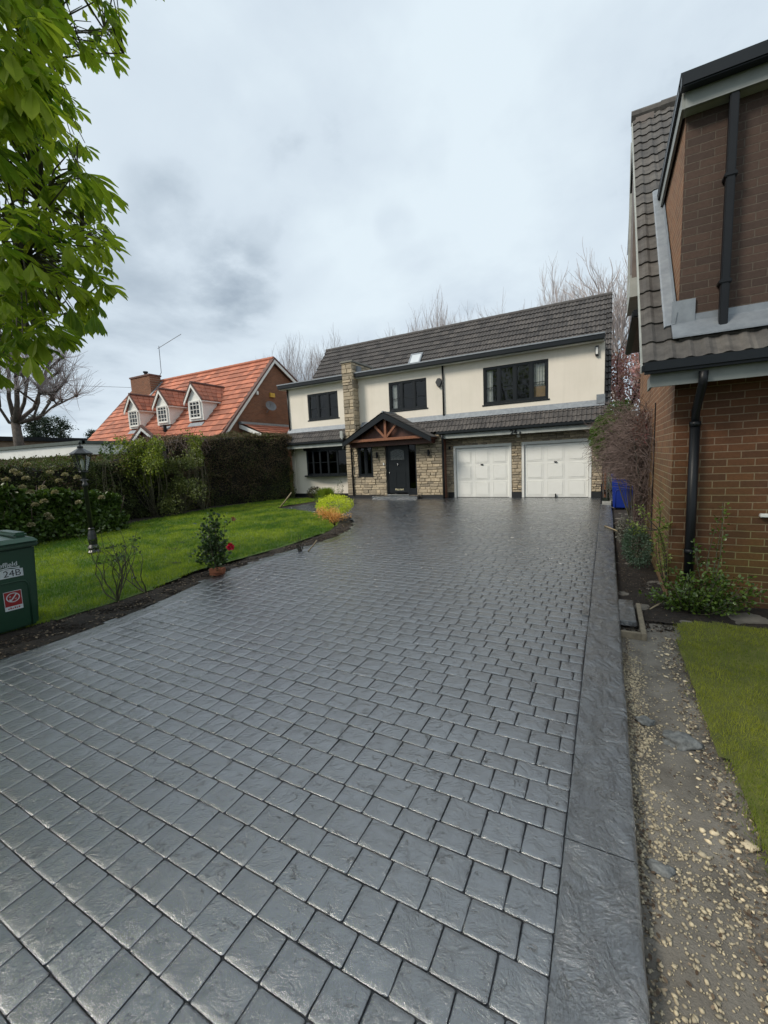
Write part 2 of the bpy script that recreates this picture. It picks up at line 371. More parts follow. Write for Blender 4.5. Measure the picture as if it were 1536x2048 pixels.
# leaf / card scattering --------------------------------------------------
def unit(a): return a/np.maximum(np.linalg.norm(a, axis=-1, keepdims=True), 1e-9)
def frames(d, up=None, roll=None):
    d = unit(d); n = len(d)
    if up is None: up = rng.normal(size=(n, 3))
    up = unit(np.broadcast_to(up, d.shape)+rng.normal(size=d.shape)*.05)
    x = unit(np.cross(d, up)); z = np.cross(x, d)
    return x, d, z
OVAL = (np.array([(0, 0, 0), (-.26, .28, .05), (-.24, .68, .05), (0, 1, -.04), (.24, .68, .05), (.26, .28, .05), ]), [(0, 3, 2, 1), (0, 5, 4, 3)])
NEEDLE = (np.array([(-.06, 0, 0), (.06, 0, 0), (.03, 1, 0), (-.03, 1, 0)]), [(0, 1, 2, 3)])
def scatter(P, D, S, tmpl=OVAL, up=None, wid=1.0):
    T, F = tmpl; x, d, z = frames(D, up); S = np.asarray(S)[:, None, None]
    V = P[:, None, :]+S*(T[None, :, 0:1]*wid*x[:, None, :]+T[None, :, 1:2]*d[:, None, :]+T[None, :, 2:3]*z[:, None, :])
    F = np.array(F); n = len(P); k = len(T)
    FF = (F[None]+(np.arange(n)*k)[:, None, None]).reshape(-1, F.shape[1])
    return V.reshape(-1, 3), FF, len(F)
def leaf_obj(name, P, D, S, m, parent=None, tmpl=OVAL, up=None, wid=1.0, var=None, **tags):
    P = np.asarray(P, float); V, F, k = scatter(P, np.asarray(D, float), S, tmpl, up, wid)
    if parent is not None: V = V-root_loc(parent)
    if var is None: var = rng.random(len(P))
    return link(name, fast_mesh(name, V, F, np.repeat(var, k)), m, parent, **tags)
def ellipsoid_pts(n, c, r, shell=.55):
    u = unit(rng.normal(size=(n, 3))); k = shell+(1-shell)*rng.random((n, 1))**.6
    lump = np.array([1+.25*mnoise.noise(Vector(v*2.3)+Vector(c)) for v in u])[:, None]
    return np.array(c)+u*k*lump*np.array(r), u
def poly_in(poly, P):
    x, y = P[:, 0], P[:, 1]; ins = np.zeros(len(P), bool); n = len(poly)
    for i in range(n):
        x0, y0 = poly[i]; x1, y1 = poly[(i+1) % n]
        c = ((y0 > y) != (y1 > y)) & (x < (x1-x0)*(y-y0)/((y1-y0) if abs(y1-y0) > 1e-12 else 1e-12)+x0); ins ^= c
    return ins
def smooth_path(pts, n=8):
    P = [Vector((*p, 0)[:3]) for p in pts]; out = []
    for i in range(len(P)-1):
        p0, p1, p2, p3 = P[max(i-1, 0)], P[i], P[i+1], P[min(i+2, len(P)-1)]
        for k in range(n):
            t = k/n; out.append(.5*((2*p1)+(p2-p0)*t+(2*p0-5*p1+4*p2-p3)*t*t+(3*p1-p0-3*p2+p3)*t**3))
    out.append(P[-1]); return out
def text_obj(name, s, size, m, parent, mat4, depth=.002, bold=0.0, **tags):
    cu = bpy.data.curves.new(name, 'FONT'); cu.body = s; cu.size = size; cu.extrude = depth; cu.offset = bold; cu.align_x = 'CENTER'; cu.align_y = 'CENTER'
    tmp = bpy.data.objects.new('tmp', cu); COL.objects.link(tmp); bpy.context.view_layer.update()
    me = bpy.data.meshes.new_from_object(tmp.evaluated_get(bpy.context.evaluated_depsgraph_get())); bpy.data.objects.remove(tmp)
    me.name = name; me.transform(mat4); me.materials.clear(); return link(name, me, m, parent, **tags)
# =================================================================== SETTING
# outline of the drive's left side (outer edge), from the street end to the house
LEFT = [(-5.1, -3), (-5.02, .2), (-4.93, 1.3), (-4.88, 1.95), (-4.97, 2.95), (-5.3, 4.33), (-5.42, 5.9), (-5.3, 6.95), (-5.42, 8.1), (-5.88, 9.2), (-6.9, 10.6), (-8.3, 11.25), (-10.1, 11.75)]
lp = smooth_path(LEFT)
DRIVE = [(p.x, p.y) for p in lp]+[(-10.9, 11.95), (-10.75, 13.9), (-10.6, 15.95), (-10.6, 16.3), (-.15, 16.3), (-.15, 14.1), (-.005, 14.1), (-.005, -3)]
def flat(name, poly, z, m, label=None, sub=0, amp=0, fr=1.0, **kw):
    me = bpy.data.meshes.new(name); bm = bmesh.new(); vs = [bm.verts.new((x, y, z)) for x, y in poly]; f = bm.faces.new(vs)
    bmesh.ops.recalc_face_normals(bm, faces=bm.faces)
    if f.normal.z < 0: f.normal_flip()
    bmesh.ops.triangulate(bm, faces=bm.faces)
    if sub:
        for _ in range(sub): bmesh.ops.subdivide_edges(bm, edges=[e for e in bm.edges if e.calc_length() > amp*0+.12], cuts=1, use_grid_fill=True)
        for v in bm.verts: v.co.z += amp*mnoise.fractal(Vector((v.co.x*fr, v.co.y*fr, 0)), 1, 2, 4)
    bm.to_mesh(me); bm.free(); return link(name, me, m, **kw)
def grid_sheet(name, poly, z, m, step=.1, amp=.02, fr=2.0, edge_drop=0, zf=None, **kw):
    poly = np.array(poly); x0, y0 = poly.min(0); x1, y1 = poly.max(0)
    xs = np.arange(x0, x1+step, step); ys = np.arange(y0, y1+step, step); X, Y = np.meshgrid(xs, ys)
    pts = np.stack([X.ravel(), Y.ravel()], 1); Z = np.array([z+amp*mnoise.fractal(Vector((a*fr, b*fr, z)), .9, 2.1, 4)+(zf(a, b) if zf else 0) for a, b in pts])
    V = np.column_stack([pts, Z]); nx = len(xs); F = []
    cc = np.stack([(X[:-1, :-1]+step/2).ravel(), (Y[:-1, :-1]+step/2).ravel()], 1); ins = poly_in([tuple(p) for p in poly], cc).reshape(len(ys)-1, nx-1)
    J, I = np.nonzero(ins); a = J*nx+I; F = np.stack([a, a+1, a+1+nx, a+nx], 1)
    return link(name, fast_mesh(name, V, F), m, None, True, **kw)
flat('ground', [(-600, -300), (600, -300), (600, 900), (-600, 900)], -.16, mat('far_ground', (.06, .07, .03), .95, (.04, .05, .025), .8), kind='structure')
# joint bed + setts
flat('driveway_bed', DRIVE, -.008, m_joint, kind='structure')
def setts():
    V = []; F = []; var = []; drive = [tuple(p) for p in DRIVE]
    bw = .1365; y = -1.4; row = 0
    cells = []
    while y < 16.25:
        x = -.135; first = True; phase = random.random()
        bw = [.144, .118, .160, .131][row % 4]+random.uniform(-.004, .004)
        while x > -11.2:
            w = random.choice([.150, .165, .185, .192, .172]) if not first else (.06 if row % 2 else .145)+random.choice([0, .015, .03, .045])
            first = False; cells.append((x-w, x, y, y+bw)); x -= w
        y += bw; row += 1
    C = np.array([[(a+b)/2, (c+d)/2] for a, b, c, d in cells]); keep = poly_in(drive, C)
    j = .0012
    def wob(x, y): return (.006*mnoise.noise(Vector((x*1.3, y*1.3, 0))), .008*mnoise.noise(Vector((x*1.1, y*1.1, 5))))
    for (a, b, c, d), k in zip(cells, keep):
        if not k: continue
        if c > 15.6 and (-9.0 < (a+b)/2 < -6.7): pass
        dz = random.gauss(0, .0004); tx, ty = random.gauss(0, .004), random.gauss(0, .004)
        base = len(V); cxm, cym = (a+b)/2, (c+d)/2
        for ins, z in ((j, -.008), (j+.0009, -.0034), (j+.0055, -.0012), (j+.017, -.0001)):
            x0, x1, y0, y1 = a+ins, b-ins, c+ins, d-ins; r = .0055
            for (px, py) in ((x0+r, y0), (x1-r, y0), (x1, y0+r), (x1, y1-r), (x1-r, y1), (x0+r, y1), (x0, y1-r), (x0, y0+r)):
                wx, wy = wob(px, py); jx, jy = random.gauss(0, .0011), random.gauss(0, .0011)
                V.append((px+wx+jx, py+wy+jy, z+(dz+tx*(px-cxm)+ty*(py-cym) if z > -.006 else 0)))
        vv = random.random()
        for r_ in (0, 1, 2):
            for q in range(8): F.append((base+r_*8+q, base+r_*8+(q+1) % 8, base+(r_+1)*8+(q+1) % 8, base+(r_+1)*8+q)); var.append(2.0 if r_ == 0 else vv)
        F.append(tuple(base+24+q for q in range(8))); var.append(vv)
    me = bpy.data.meshes.new('driveway'); me.from_pydata(V, [], F); me.update()
    at = me.attributes.new('var', 'FLOAT', 'FACE'); at.data.foreach_set('value', np.array(var, dtype=np.float32))
    return link('driveway', me, m_sett, None, True, kind='structure')
setts()
def band(path, w0, w1, z, name, side=1, cuts=None):
    """ribbon following a path, w0..w1 measured to its right-hand side; rounded outer lip going down"""
    V = []; F = []; n = len(path)
    for i, p in enumerate(path):
        d = (path[min(i+1, n-1)]-path[max(i-1, 0)]).normalized(); r = Vector((d.y, -d.x, 0))*side
        prof = [(w0-.002, -.13), (w0, z-.02), (w0+.006, z-.006), (w0+.02, z)]+[(w0+.02+(w1-w0-.03)*k/5, z) for k in range(1, 6)]+[(w1-.003, z-.004), (w1, -.012)]
        for a, h in prof:
            q = p+r*a; V.append((q.x, q.y, h))
    m = len(prof)
    for i in range(n-1):
        for k in range(m-1): F.append((i*m+k, (i+1)*m+k, (i+1)*m+k+1, i*m+k+1))
    return V, F
V, F = band([p for p in smooth_path(LEFT, 14)], 0, .26, .003, 'x')
me = bpy.data.meshes.new('driveway_edge_band'); me.from_pydata(V, [], F); me.update()
bm = bmesh.new(); bm.from_mesh(me); bmesh.ops.recalc_face_normals(bm, faces=bm.faces); bm.to_mesh(me); bm.free()
link('driveway_edge_band', me, m_band, None, True, kind='structure')
mb = MB()
for y0, y1 in ((-3, -.9), (-.9, 1.76), (1.76, 4.46), (4.46, 5.15), (5.15, 7.9), (7.9, 10.9), (10.9, 14.1)):
    g = .0025
    prof = [(-.135, -.012), (-.132, .0), (-.127, .003), (.122, .003), (.132, .000), (.138, -.007), (.140, -.045), (.138, -.14)]
    b = len(mb.v); K = 24; rr = random.random()
    for i in range(K+1):
        y = y0+g+(y1-y0-2*g)*i/K
        for k, (x, z) in enumerate(prof): mb.v.append((x+(.004*mnoise.noise(Vector((0, y*2.2, 1))) if k > 3 else 0), y, z))
    for i in range(K):
        for k in range(len(prof)-1): mb.f.append((b+i*8+k, b+i*8+k+1, b+(i+1)*8+k+1, b+(i+1)*8+k)); mb.var.append(rr)
    mb.f.append(tuple(b+k for k in range(8))); mb.f.append(tuple(b+K*8+k for k in range(8))); mb.var += [rr, rr]
# plain margin strip where the end of every second row was stamped
mb.build('driveway_kerb_band', m_band, None, False, kind='structure')
# ---- left garden
SOILL = [(-5.0, -3), (-5.02, .2), (-4.93, 1.3), (-4.86, 1.95), (-4.95, 2.95), (-5.28, 4.33), (-5.4, 5.9), (-5.28, 6.95), (-5.4, 8.1), (-5.86, 9.2), (-6.9, 10.6), (-8.3, 11.25), (-10.1, 11.75),
         (-10.95, 11.95), (-10.8, 16.4), (-18, 16.4), (-19, -3)]
SOILL = [(x-.03, y) if i < 14 else (x, y) for i, (x, y) in enumerate(SOILL)]
grid_sheet('garden_soil', SOILL, -.02, m_soil, .11, .03, 3.5, kind='structure')
LAWN = [(-5.75, -3), (-5.85, 1.2), (-5.62, 2.5), (-5.62, 3.3), (-5.8, 4.3), (-5.85, 6.0), (-5.85, 7.4), (-6.0, 8.3), (-6.55, 9.5), (-7.6, 10.75), (-9.2, 11.4), (-10.2, 11.8), (-10.95, 11.98), (-11.3, 12.2), (-11.3, 15.6), (-13.5, 15.7), (-14.2, 12.6), (-14.0, 10.0), (-13.2, 6.6), (-12.5, 5.3), (-11.8, 3.4), (-11.0, 1.0), (-11, -3)]
def lawn_z(x, y): return 0
grid_sheet('lawn', LAWN, .0, m_lawnbase, .1, .03, .6, kind='structure')
def grass(name, poly, n, z, m, h0, h1, w=.0035, near=3.0, clump=4.0, **tags):
    poly = np.array(poly); lo, hi = poly.min(0), poly.max(0); out = []; tot = 0
    while tot < n:
        P = lo+(hi-lo)*rng.random((n, 2)); P = P[poly_in([tuple(p) for p in poly], P)]
        dd = np.linalg.norm(P, axis=1); keep = rng.random(len(P)) < np.clip((near/np.maximum(dd, .5))**1.3, .0, 1); P = P[keep]
        # only where the camera's neighbourhood can see it
        out.append(P); tot += len(P)
        if len(P) == 0: break
    P = np.concatenate(out)[:n]; dd = np.linalg.norm(P, axis=1)
    zc = np.array([z+.03*0+(.03 if name == 'grass' else .02)*mnoise.fractal(Vector((a*(.6 if name == 'grass' else 1.5), b*(.6 if name == 'grass' else 1.5), z)), .9, 2.1, 4) for a, b in P])
    cl = np.array([mnoise.noise(Vector((a*clump, b*clump, 2))) for a, b in P]); cl2 = np.array([mnoise.noise(Vector((a*.9, b*.9, 9)))+.4*mnoise.noise(Vector((a*2.3, b*2.3, 19))) for a, b in P])
    P = P+rng.normal(size=P.shape)*.022; P3 = np.column_stack([P, zc-.006]); D = np.column_stack([rng.normal(size=(len(P), 2))*.45, np.ones(len(P))])
    S = (h0+(h1-h0)*rng.random(len(P)))*(1+.5*cl); W = (w*np.maximum(1, dd/3.5))/S*8
    T = np.array([(-.06, 0, 0), (.06, 0, 0), (.0, 1, .0)]); x, d, zz = frames(D)
    V = P3[:, None, :]+S[:, None, None]*(T[None, :, 0:1]*W[:, None, None]*x[:, None, :]+T[None, :, 1:2]*d[:, None, :])
    F = np.arange(len(P)*3).reshape(-1, 3)
    var = np.clip(.45+.75*cl+.9*cl2+.25*rng.normal(size=len(P)), 0, 1)
    return link(name, fast_mesh(name, V.reshape(-1, 3), F, var), m, **tags)
grass('grass', LAWN, 210000, .0, m_grass, .035, .085, .0034, 6.0, label='short bright green grass covering the left lawn', cat='grass', kind='stuff')
# ---- right strip and lawn
LAWNR = [(.60, 2.0), (.66, 1.4), (.9, -1), (6, -1), (6, 4.95), (.95, 4.9), (.62, 4.75), (.585, 4.2), (.57, 3.2), (.60, 2.6)]
grid_sheet('gravel_strip', [(.10, -3), (7, -3), (7, 9), (6, 20), (.10, 20)], -.085, m_dirt, .05, .02, 2.2, kind='structure')
grid_sheet('mossy_lawn', LAWNR, -.052, m_lawnRbase, .05, .02, 1.5, kind='structure')
grass('moss_grass', [(x, y) for x, y in LAWNR if x < 5]+[(3.0, 4.9), (3.0, 1.0)] if False else [(.60, 2.0), (.66, 1.4), (.75, .5), (2.6, .5), (2.6, 4.9), (.95, 4.85), (.62, 4.72), (.585, 4.2), (.57, 3.2), (.60, 2.6)], 110000, -.052, m_grassR, .018, .045, .003, 3.0, 6.0,
      label='short mossy olive grass on the right lawn beside the brick house', cat='grass', kind='stuff')
# =================================================================== TILED ROOFS
def tiles(mb, O, U, Vd, width, length, row=.32, tw=.33, amp=.022, prof='double', lift=.03, seed=0, clip=None, u0=0):
    """rows of tiles on the plane O + u*U + v*Vd (v upslope)"""
    O, U, Vd = Vector(O), Vector(U).normalized(), Vector(Vd).normalized(); n = U.cross(Vd).normalized()
    if n.z < 0: n = -n
    rs = random.Random(seed); nr = max(1, round(length/row)); row = length/nr; nt_ = max(1, round(width/tw)); tw = width/nt_
    if prof == 'double': pts = [(0, 0), (.10, .9), (.22, 1.), (.32, .15), (.50, 0), (.60, .9), (.72, 1.), (.82, .15)]
    elif prof == 'flat': pts = [(0, 0), (.06, .5), (.9, .5)]
    else: pts = [(0, 0), (.10, .05), (.2, .9), (.3, 1.), (.4, .1), (.5, 0), (.60, .05), (.70, .9), (.80, 1.), (.9, .1)]
    for r in range(nr):
        sh = (.5*tw if (r % 2 and prof != 'wide') else 0)
        for c in range(-1, nt_+1):
            a0 = c*tw+sh; a1 = a0+tw
            if a1 <= 0.001 or a0 >= width-.001: continue
            var = min(1, max(0, rs.gauss(.35, .2))); jl = rs.gauss(0, .004); 
            us = [a0+f*tw for f, _ in pts]+[a1]; hs = [h*amp for _, h in pts]+[0]
            P = [(min(max(u, 0), width), h) for u, h in zip(us, hs)]
            um = (max(a0, 0)+min(a1, width))/2; vm = (r+.5)*row
            if clip and not clip(u0+um, vm): continue
            b = len(mb.v); m = len(P)
            for u, h in P:
                p = O+U*u+Vd*(r*row-.012+jl); mb.v.append(tuple(p+n*(h+.004)))
                mb.v.append(tuple(p+n*(h+lift)))
                q = O+U*u+Vd*((r+1)*row+.01); mb.v.append(tuple(q+n*(h+.004)))
            for k in range(m-1):
                mb.f.append((b+3*k, b+3*k+3, b+3*k+4, b+3*k+1)); mb.f.append((b+3*k+1, b+3*k+4, b+3*k+5, b+3*k+2)); mb.var += [var*.6, var]
def plain_mesh(mb, name, m, parent, **k):
    me = bpy.data.meshes.new(name); me.from_pydata((np.array(mb.v)-root_loc(parent)).tolist(), [], mb.f); me.update()
    a = me.attributes.new('var', 'FLOAT', 'FACE'); a.data.foreach_set('value', np.array(mb.var, dtype=np.float32)); return link(name, me, m, parent, **k)
def wall_holes(mb, x0, x1, z0, z1, y, th, holes):
    """wall in the XZ plane with rectangular openings, front face at y, thickness th to +y; built from butted boxes"""
    xs = sorted({x0, x1, *[h[0] for h in holes], *[h[1] for h in holes]})
    for a, b in zip(xs, xs[1:]):
        hs = sorted([h for h in holes if h[0] <= a+1e-6 and h[1] >= b-1e-6], key=lambda h: h[2]); z = z0
        for h in hs:
            if h[2] > z: mb.box(a, b, y, y+th, z, h[2])
            z = h[3]
        if z < z1: mb.box(a, b, y, y+th, z, z1)
# =================================================================== MAIN HOUSE
H = thing('detached_house', (-7, 16.3, 0), 'cream rendered house with grey tiled roof, stone chimney and two white garage doors', 'house')
YW = 16.35; YF = 15.9
S50 = math.tan(R_(50)); EY, EZ = 15.87, 2.66           # eaves line of the steep main roof
def roofz(y): return EZ+(y-EY)*S50
RY, RZ = 20.22, EZ+(20.22-EY)*S50
W1 = (-12.62, -10.9, 3.68, 4.87); W2 = (-8.28, -6.55, 3.69, 4.88); W3 = (-4.23, -1.9, 3.55, 4.93)
mb = MB(); wall_holes(mb, -13.8, -.13, 2.95, 5.22, YW, .28, [W1, W2, W3])
mb.box(-13.8, -13.52, YW+.28, 24.5, 0, 5.22); mb.box(-13.52, -.13, 24.22, 24.5, 0, 5.22)
mb.build('upper_wall', m_render, H)
mb = MB(); wall_holes(mb, -13.8, -10.35, .18, 2.95, YW, .28, [(-12.85, -10.5, 1.05, 2.25)])
mb.box(-13.82, -13.62, YW-.02, YW, .18, 2.6)
mb.build('lower_render_wall', m_render, H)
for bx_ in ((-13.83, -10.38, YW-.02, YW+.2, 0, .18), (-5.71, -5.46, 16.27, 16.32, 0, .2), (-3.19, -2.82, 16.27, 16.32, 0, .2), (-.48, -.14, 16.27, 16.32, 0, .2), (-10.36, -8.85, 15.86, 15.9, -.02, .13), (-6.75, -5.79, 15.86, 15.9, -.02, .13)):
    MB().box(*bx_).build('plinth', m_plinth, H)
# stone work as individual stones in one mesh per wall
def stones(mb, x0, x1, z0, z1, y, holes=(), axis='y', sgn=-1, seed=1, hmin=.07, hmax=.15, lmin=.16, lmax=.44):
    rs = random.Random(seed); z = z0
    while z < z1-.02:
        h = min(rs.uniform(hmin, hmax), z1-z); x = x0
        if z1-(z+h) < .05: h = z1-z
        while x < x1-.01:
            l = min(rs.uniform(lmin, lmax), x1-x)
            if x1-(x+l) < .08: l = x1-x
            segs = [(x, x+l)]
            for hx0, hx1, hz0, hz1 in holes:
                if z+h/2 > hz0 and z+h/2 < hz1:
                    ns = []
                    for a, b in segs:
                        if b <= hx0 or a >= hx1: ns.append((a, b))
                        else:
                            if a < hx0-.03: ns.append((a, hx0))
                            if b > hx1+.03: ns.append((hx1, b))
                    segs = ns
            for a, b in segs:
                g = .005; pr = rs.uniform(.012, .042); v = min(1, max(0, rs.gauss(.4, .26)))
                a_, b_, c_, d_ = a+g, b-g, z+g, z+h-g; i = min(.014, (d_-c_)*.3)
                def P(u, w, dd): return (u, y+sgn*dd, w) if axis == 'y' else (y+sgn*dd, u, w)
                j = lambda: rs.uniform(-.006, .006)
                pts = [P(a_, c_, 0), P(b_, c_, 0), P(b_, d_, 0), P(a_, d_, 0), P(a_+i+j(), c_+i+j(), pr+j()), P(b_-i+j(), c_+i+j(), pr+j()), P(b_-i+j(), d_-i+j(), pr+j()), P(a_+i+j(), d_-i+j(), pr+j())]
                mb.add(pts, [(4, 5, 6, 7), (0, 1, 5, 4), (1, 2, 6, 5), (2, 3, 7, 6), (3, 0, 4, 7)], v)
            x += l
        z += h
PW = (-9.72, -8.98, .97, 2.36); PD = (-8.34, -6.93, .13, 2.4)
back = MB(); wall_holes(back, -10.33, -5.8, 0, 2.56, YF+.012, .3, [PW, PD]); back.box(-5.82, -5.8+.0, YF+.3, 16.6, 0, 2.6)
wall_holes(back, -5.8, -.14, 0, 2.62, 16.312, .2, [(-5.46, -3.19, -.1, 2.06), (-2.82, -.48, -.1, 2.06)])
bk = back.build('mortar_backing', m_mortar, H)
mb = MB(); stones(mb, -10.33, -5.8, .13, 2.54, YF+.012, [PW, PD], seed=3)
plain_mesh(mb, 'porch_stone_wall', m_stone, H)
mb = MB(); stones(mb, -5.8, -.14, .2, 2.6, 16.312, [(-5.46, -3.19, -.1, 2.06), (-2.82, -.48, -.1, 2.06)], seed=4, lmin=.15, lmax=.34)
plain_mesh(mb, 'garage_stone_wall', m_stone, H)
mb = MB(); mb.box(-5.798, -5.76, YF+.03, 16.3, 0, 2.5); mb.build('porch_return_wall', mat('reddish_brick_edge', (.2, .085, .05), .9, (.12, .06, .04), 14), H)
# chimney
ch = MB(); ch.box(-10.30, -9.80, YF+.02, 17.6, 2.3, 5.88); chb = ch.build('chimney', m_mortar, H)
mb = MB(); stones(mb, -10.31, -9.79, 2.3, 5.88, YF+.02, seed=8, hmin=.1, hmax=.2, lmin=.2, lmax=.5); stones(mb, YF+.0, 17.6, 2.3, 5.88, -9.80, axis='x', sgn=1, seed=9, hmin=.1, hmax=.2)
stones(mb, YF+.0, 17.6, 5.3, 5.88, -10.30, axis='x', sgn=-1, seed=19, hmin=.1, hmax=.2)
plain_mesh(mb, 'stone_facing', m_stone, chb)
MB().box(-10.37, -9.73, YF-.05, 17.68, 5.885, 5.96).build('chimney_cap', m_conc, chb, bevel=.01)
MB().box(-9.77, -9.66, 16.2, 16.5, 5.4, 5.75).build('chimney_flashing', m_lead, chb)
# upper eaves: fascia/gutter + flat roof to the slope
zt = 5.22
mb = MB(); mb.box(-14.12, -.16, 16.12, YW+.3, zt, zt+.06); mb.build('soffit', m_white, H)
mb = MB(); mb.box(-14.14, -10.36, 16.02, 16.12, zt+.03, zt+.18); mb.box(-9.76, -.14, 16.02, 16.12, zt+.03, zt+.18); mb.box(-14.14, -14.04, 16.12, 18.4, zt+.01, zt+.2)
mb.build('fascia_gutter', m_dark, H, bevel=.012)
mb = MB(); mb.box(-14.16, -10.36, 16.0, 16.3, zt+.183, zt+.235); mb.box(-9.76, -.13, 16.0, 16.3, zt+.183, zt+.235); mb.build('flat_roof_edge', m_lead, H, bevel=.006)
ysl = EY+(zt+.22-EZ)/S50
MB().box(-14.1, -.14, 16.3, ysl+.15, zt+.1, zt+.215).build('flat_roof', m_lead, H)
# main roof
slope_u = Vector((0, math.cos(R_(50)), math.sin(R_(50))))
L_top = (RZ-(zt+.2))/math.sin(R_(50))
mb = MB(); tiles(mb, (-14.02, ysl, zt+.22), (1, 0, 0), slope_u, 14.02-.13, (RZ-zt-.22)/math.sin(R_(50)), .305, .30, .03, lift=.05, seed=1)
tiles(mb, (-.13, EY, EZ), (1, 0, 0), slope_u, .20, (RZ-EZ)/math.sin(R_(50)), .305, .2, .03, lift=.05, seed=2)
roof = plain_mesh(mb, 'roof', m_tile, H)
mb = MB(); n50 = .05
mb.prism([(ysl, zt+.18), (RY, RZ-.03), (24.57, EZ+.1), (24.57, EZ), (RY, RZ-.18), (ysl, zt+.04)], 'x', -14.0, -.13)
mb.prism([(EY, EZ-.01), (RY, RZ-.03), (24.57, EZ+.1), (24.57, EZ-.05), (RY, RZ-.15), (EY+.02, EZ-.12)], 'x', -.13, .05)
mb.build('roof_deck', m_dark, roof)
mb = MB()
for i in range(31): mb.tube([(-14.04+i*.4548, RY, RZ+.0), (-14.04+i*.4548+.46, RY, RZ+.0)], [.105, .098], 10)
mb.build('ridge_tiles', m_tile, roof)
MB().prism([(YW+.02, 2.9), (YW+.02, 5.2), (18.1, 5.2)], 'x', -.129, -.11).build('dormer_cheek', m_tile, roof)
# gable end (right) and left gable
mb = MB(); mb.prism([(16.32, 0), (16.32, EZ-.1), (RY, RZ-.2), (24.4, 3.0), (24.4, 0)], 'x', -.2, -.02); mb.build('gable_wall', m_brickR, H); mb = MB(); mb.prism([(YW+.3, 5.2), (18.2, 5.4), (RY, RZ-.2), (24.2, 5.2)], 'x', -13.8, -13.55)
mb.build('gable_wall', m_brickR, H)
# lower pent roofs
Llow = (YW-EY)/math.cos(R_(50))-.03
for (a, b, sd_) in ((-13.85, -10.36, 5), (-9.66, -.13, 6)):
    mb = MB(); tiles(mb, (a, EY-.02, EZ-.02), (1, 0, 0), slope_u, b-a, Llow+.06, .30, .30, .028, seed=sd_); r2 = plain_mesh(mb, 'pent_roof', m_tile, H)
    mb = MB(); mb.prism([(YW-.16, roofz(YW-.16)+.09), (YW-.155, roofz(YW-.155)+.11), (YW-.003, 3.34), (YW-.003, 3.26)], 'x', a-.02, b+.02); mb.build('lead_flashing', m_lead, r2)
    mb = MB(); mb.prism([(EY-.14, EZ-.13), (EY-.14, EZ-.02), (EY-.02, EZ-.02), (EY-.02, EZ-.13)], 'x', a-.05 if a < -10 else -5.98, b+.03); mb.build('gutter', m_dark, H, bevel=.02)
    a = a if a < -10 else -5.76
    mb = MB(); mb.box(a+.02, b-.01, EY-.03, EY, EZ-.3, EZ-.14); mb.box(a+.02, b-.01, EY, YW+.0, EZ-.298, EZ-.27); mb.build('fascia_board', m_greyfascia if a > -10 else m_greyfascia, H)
mb = MB(); mb.box(-.36, -.1, YW-.14, YW-.004, 3.2, 3.5); mb.build('corner_flashing', m_lead, H)
# windows
def window(par, x0, x1, z0, z1, y, cols, transom=None, glass=None, sill=True, fw=.07, matf=None, room=True, depth=.06, astr=None):
    matf = matf or m_dark; mb = MB(); d = depth
    mb.box(x0, x0+fw, y-.02, y+d, z0, z1); mb.box(x1-fw, x1, y-.02, y+d, z0, z1); mb.box(x0+fw, x1-fw, y-.02, y+d, z0, z0+fw); mb.box(x0+fw, x1-fw, y-.02, y+d, z1-fw, z1)
    w = (x1-x0)/cols
    for c in range(1, cols): mb.box(x0+c*w-fw*.65, x0+c*w+fw*.65, y-.018, y+d, z0+fw, z1-fw)
    for c in range(cols):
        a = x0+c*w+(fw if c == 0 else fw*.65); b = x0+(c+1)*w-(fw if c == cols-1 else fw*.65)
        s = .035
        mb.box(a, a+s, y-.005, y+d-.005, z0+fw, z1-fw); mb.box(b-s, b, y-.005, y+d-.005, z0+fw, z1-fw); mb.box(a+s, b-s, y-.005, y+d-.005, z0+fw, z0+fw+s); mb.box(a+s, b-s, y-.005, y+d-.005, z1-fw-s, z1-fw)
        if transom: mb.box(a+s, b-s, y+.005, y+d-.01, z0+(z1-z0)*transom-.009, z0+(z1-z0)*transom+.009)
        if astr:
            for k in range(1, astr[0]): xx = a+(b-a)*k/astr[0]; mb.box(xx-.014, xx+.014, y, y+d-.012, z0+fw, z1-fw)
            for k in range(1, astr[1]): zz_ = z0+(z1-z0)*k/astr[1]; mb.box(a, b, y+.001, y+d-.011, zz_-.014, zz_+.014)
    f = mb.build('window', matf, par)
    MB().add([(x0+fw*.5, y+d*.55, z0+fw*.5), (x1-fw*.5, y+d*.55, z0+fw*.5), (x1-fw*.5, y+d*.55, z1-fw*.5), (x0+fw*.5, y+d*.55, z1-fw*.5)], [(0, 1, 2, 3)]).build('pane', glass or m_glass, f)
    if sill: MB().box(x0-.05, x1+.05, y-.07, y+.06, z0-.055, z0-.002).build('sill', matf, f, bevel=.006)
    if room:
        mb = MB(); D_ = 1.6
        mb.box(x0-.3, x1+.3, y+D_, y+D_+.05, z0-.5, z1+.3); mb.box(x0-.35, x0-.3, y+.3, y+D_, z0-.5, z1+.3); mb.box(x1+.3, x1+.35, y+.3, y+D_, z0-.5, z1+.3); mb.box(x0-.3, x1+.3, y+.3, y+D_, z0-.55, z0-.5); mb.box(x0-.3, x1+.3, y+.3, y+D_, z1+.25, z1+.3)
        mb.build('room_lining', m_interior, f)
    return f
def curtain(par, x0, x1, z0, z1, y, m=None):
    mb = MB(); n = max(6, int((x1-x0)/.03)); b = 0
    pts = [(x0+(x1-x0)*i/n, y+.025*math.sin(i*2.1)) for i in range(n+1)]
    mb.add([(x, yy, z) for x, yy in pts for z in (z0, z1)], [(2*i, 2*i+2, 2*i+3, 2*i+1) for i in range(n)])
    mb.build('curtain', m or m_curtain, par)
w = window(H, *W1, YW+.05, 3, .42)
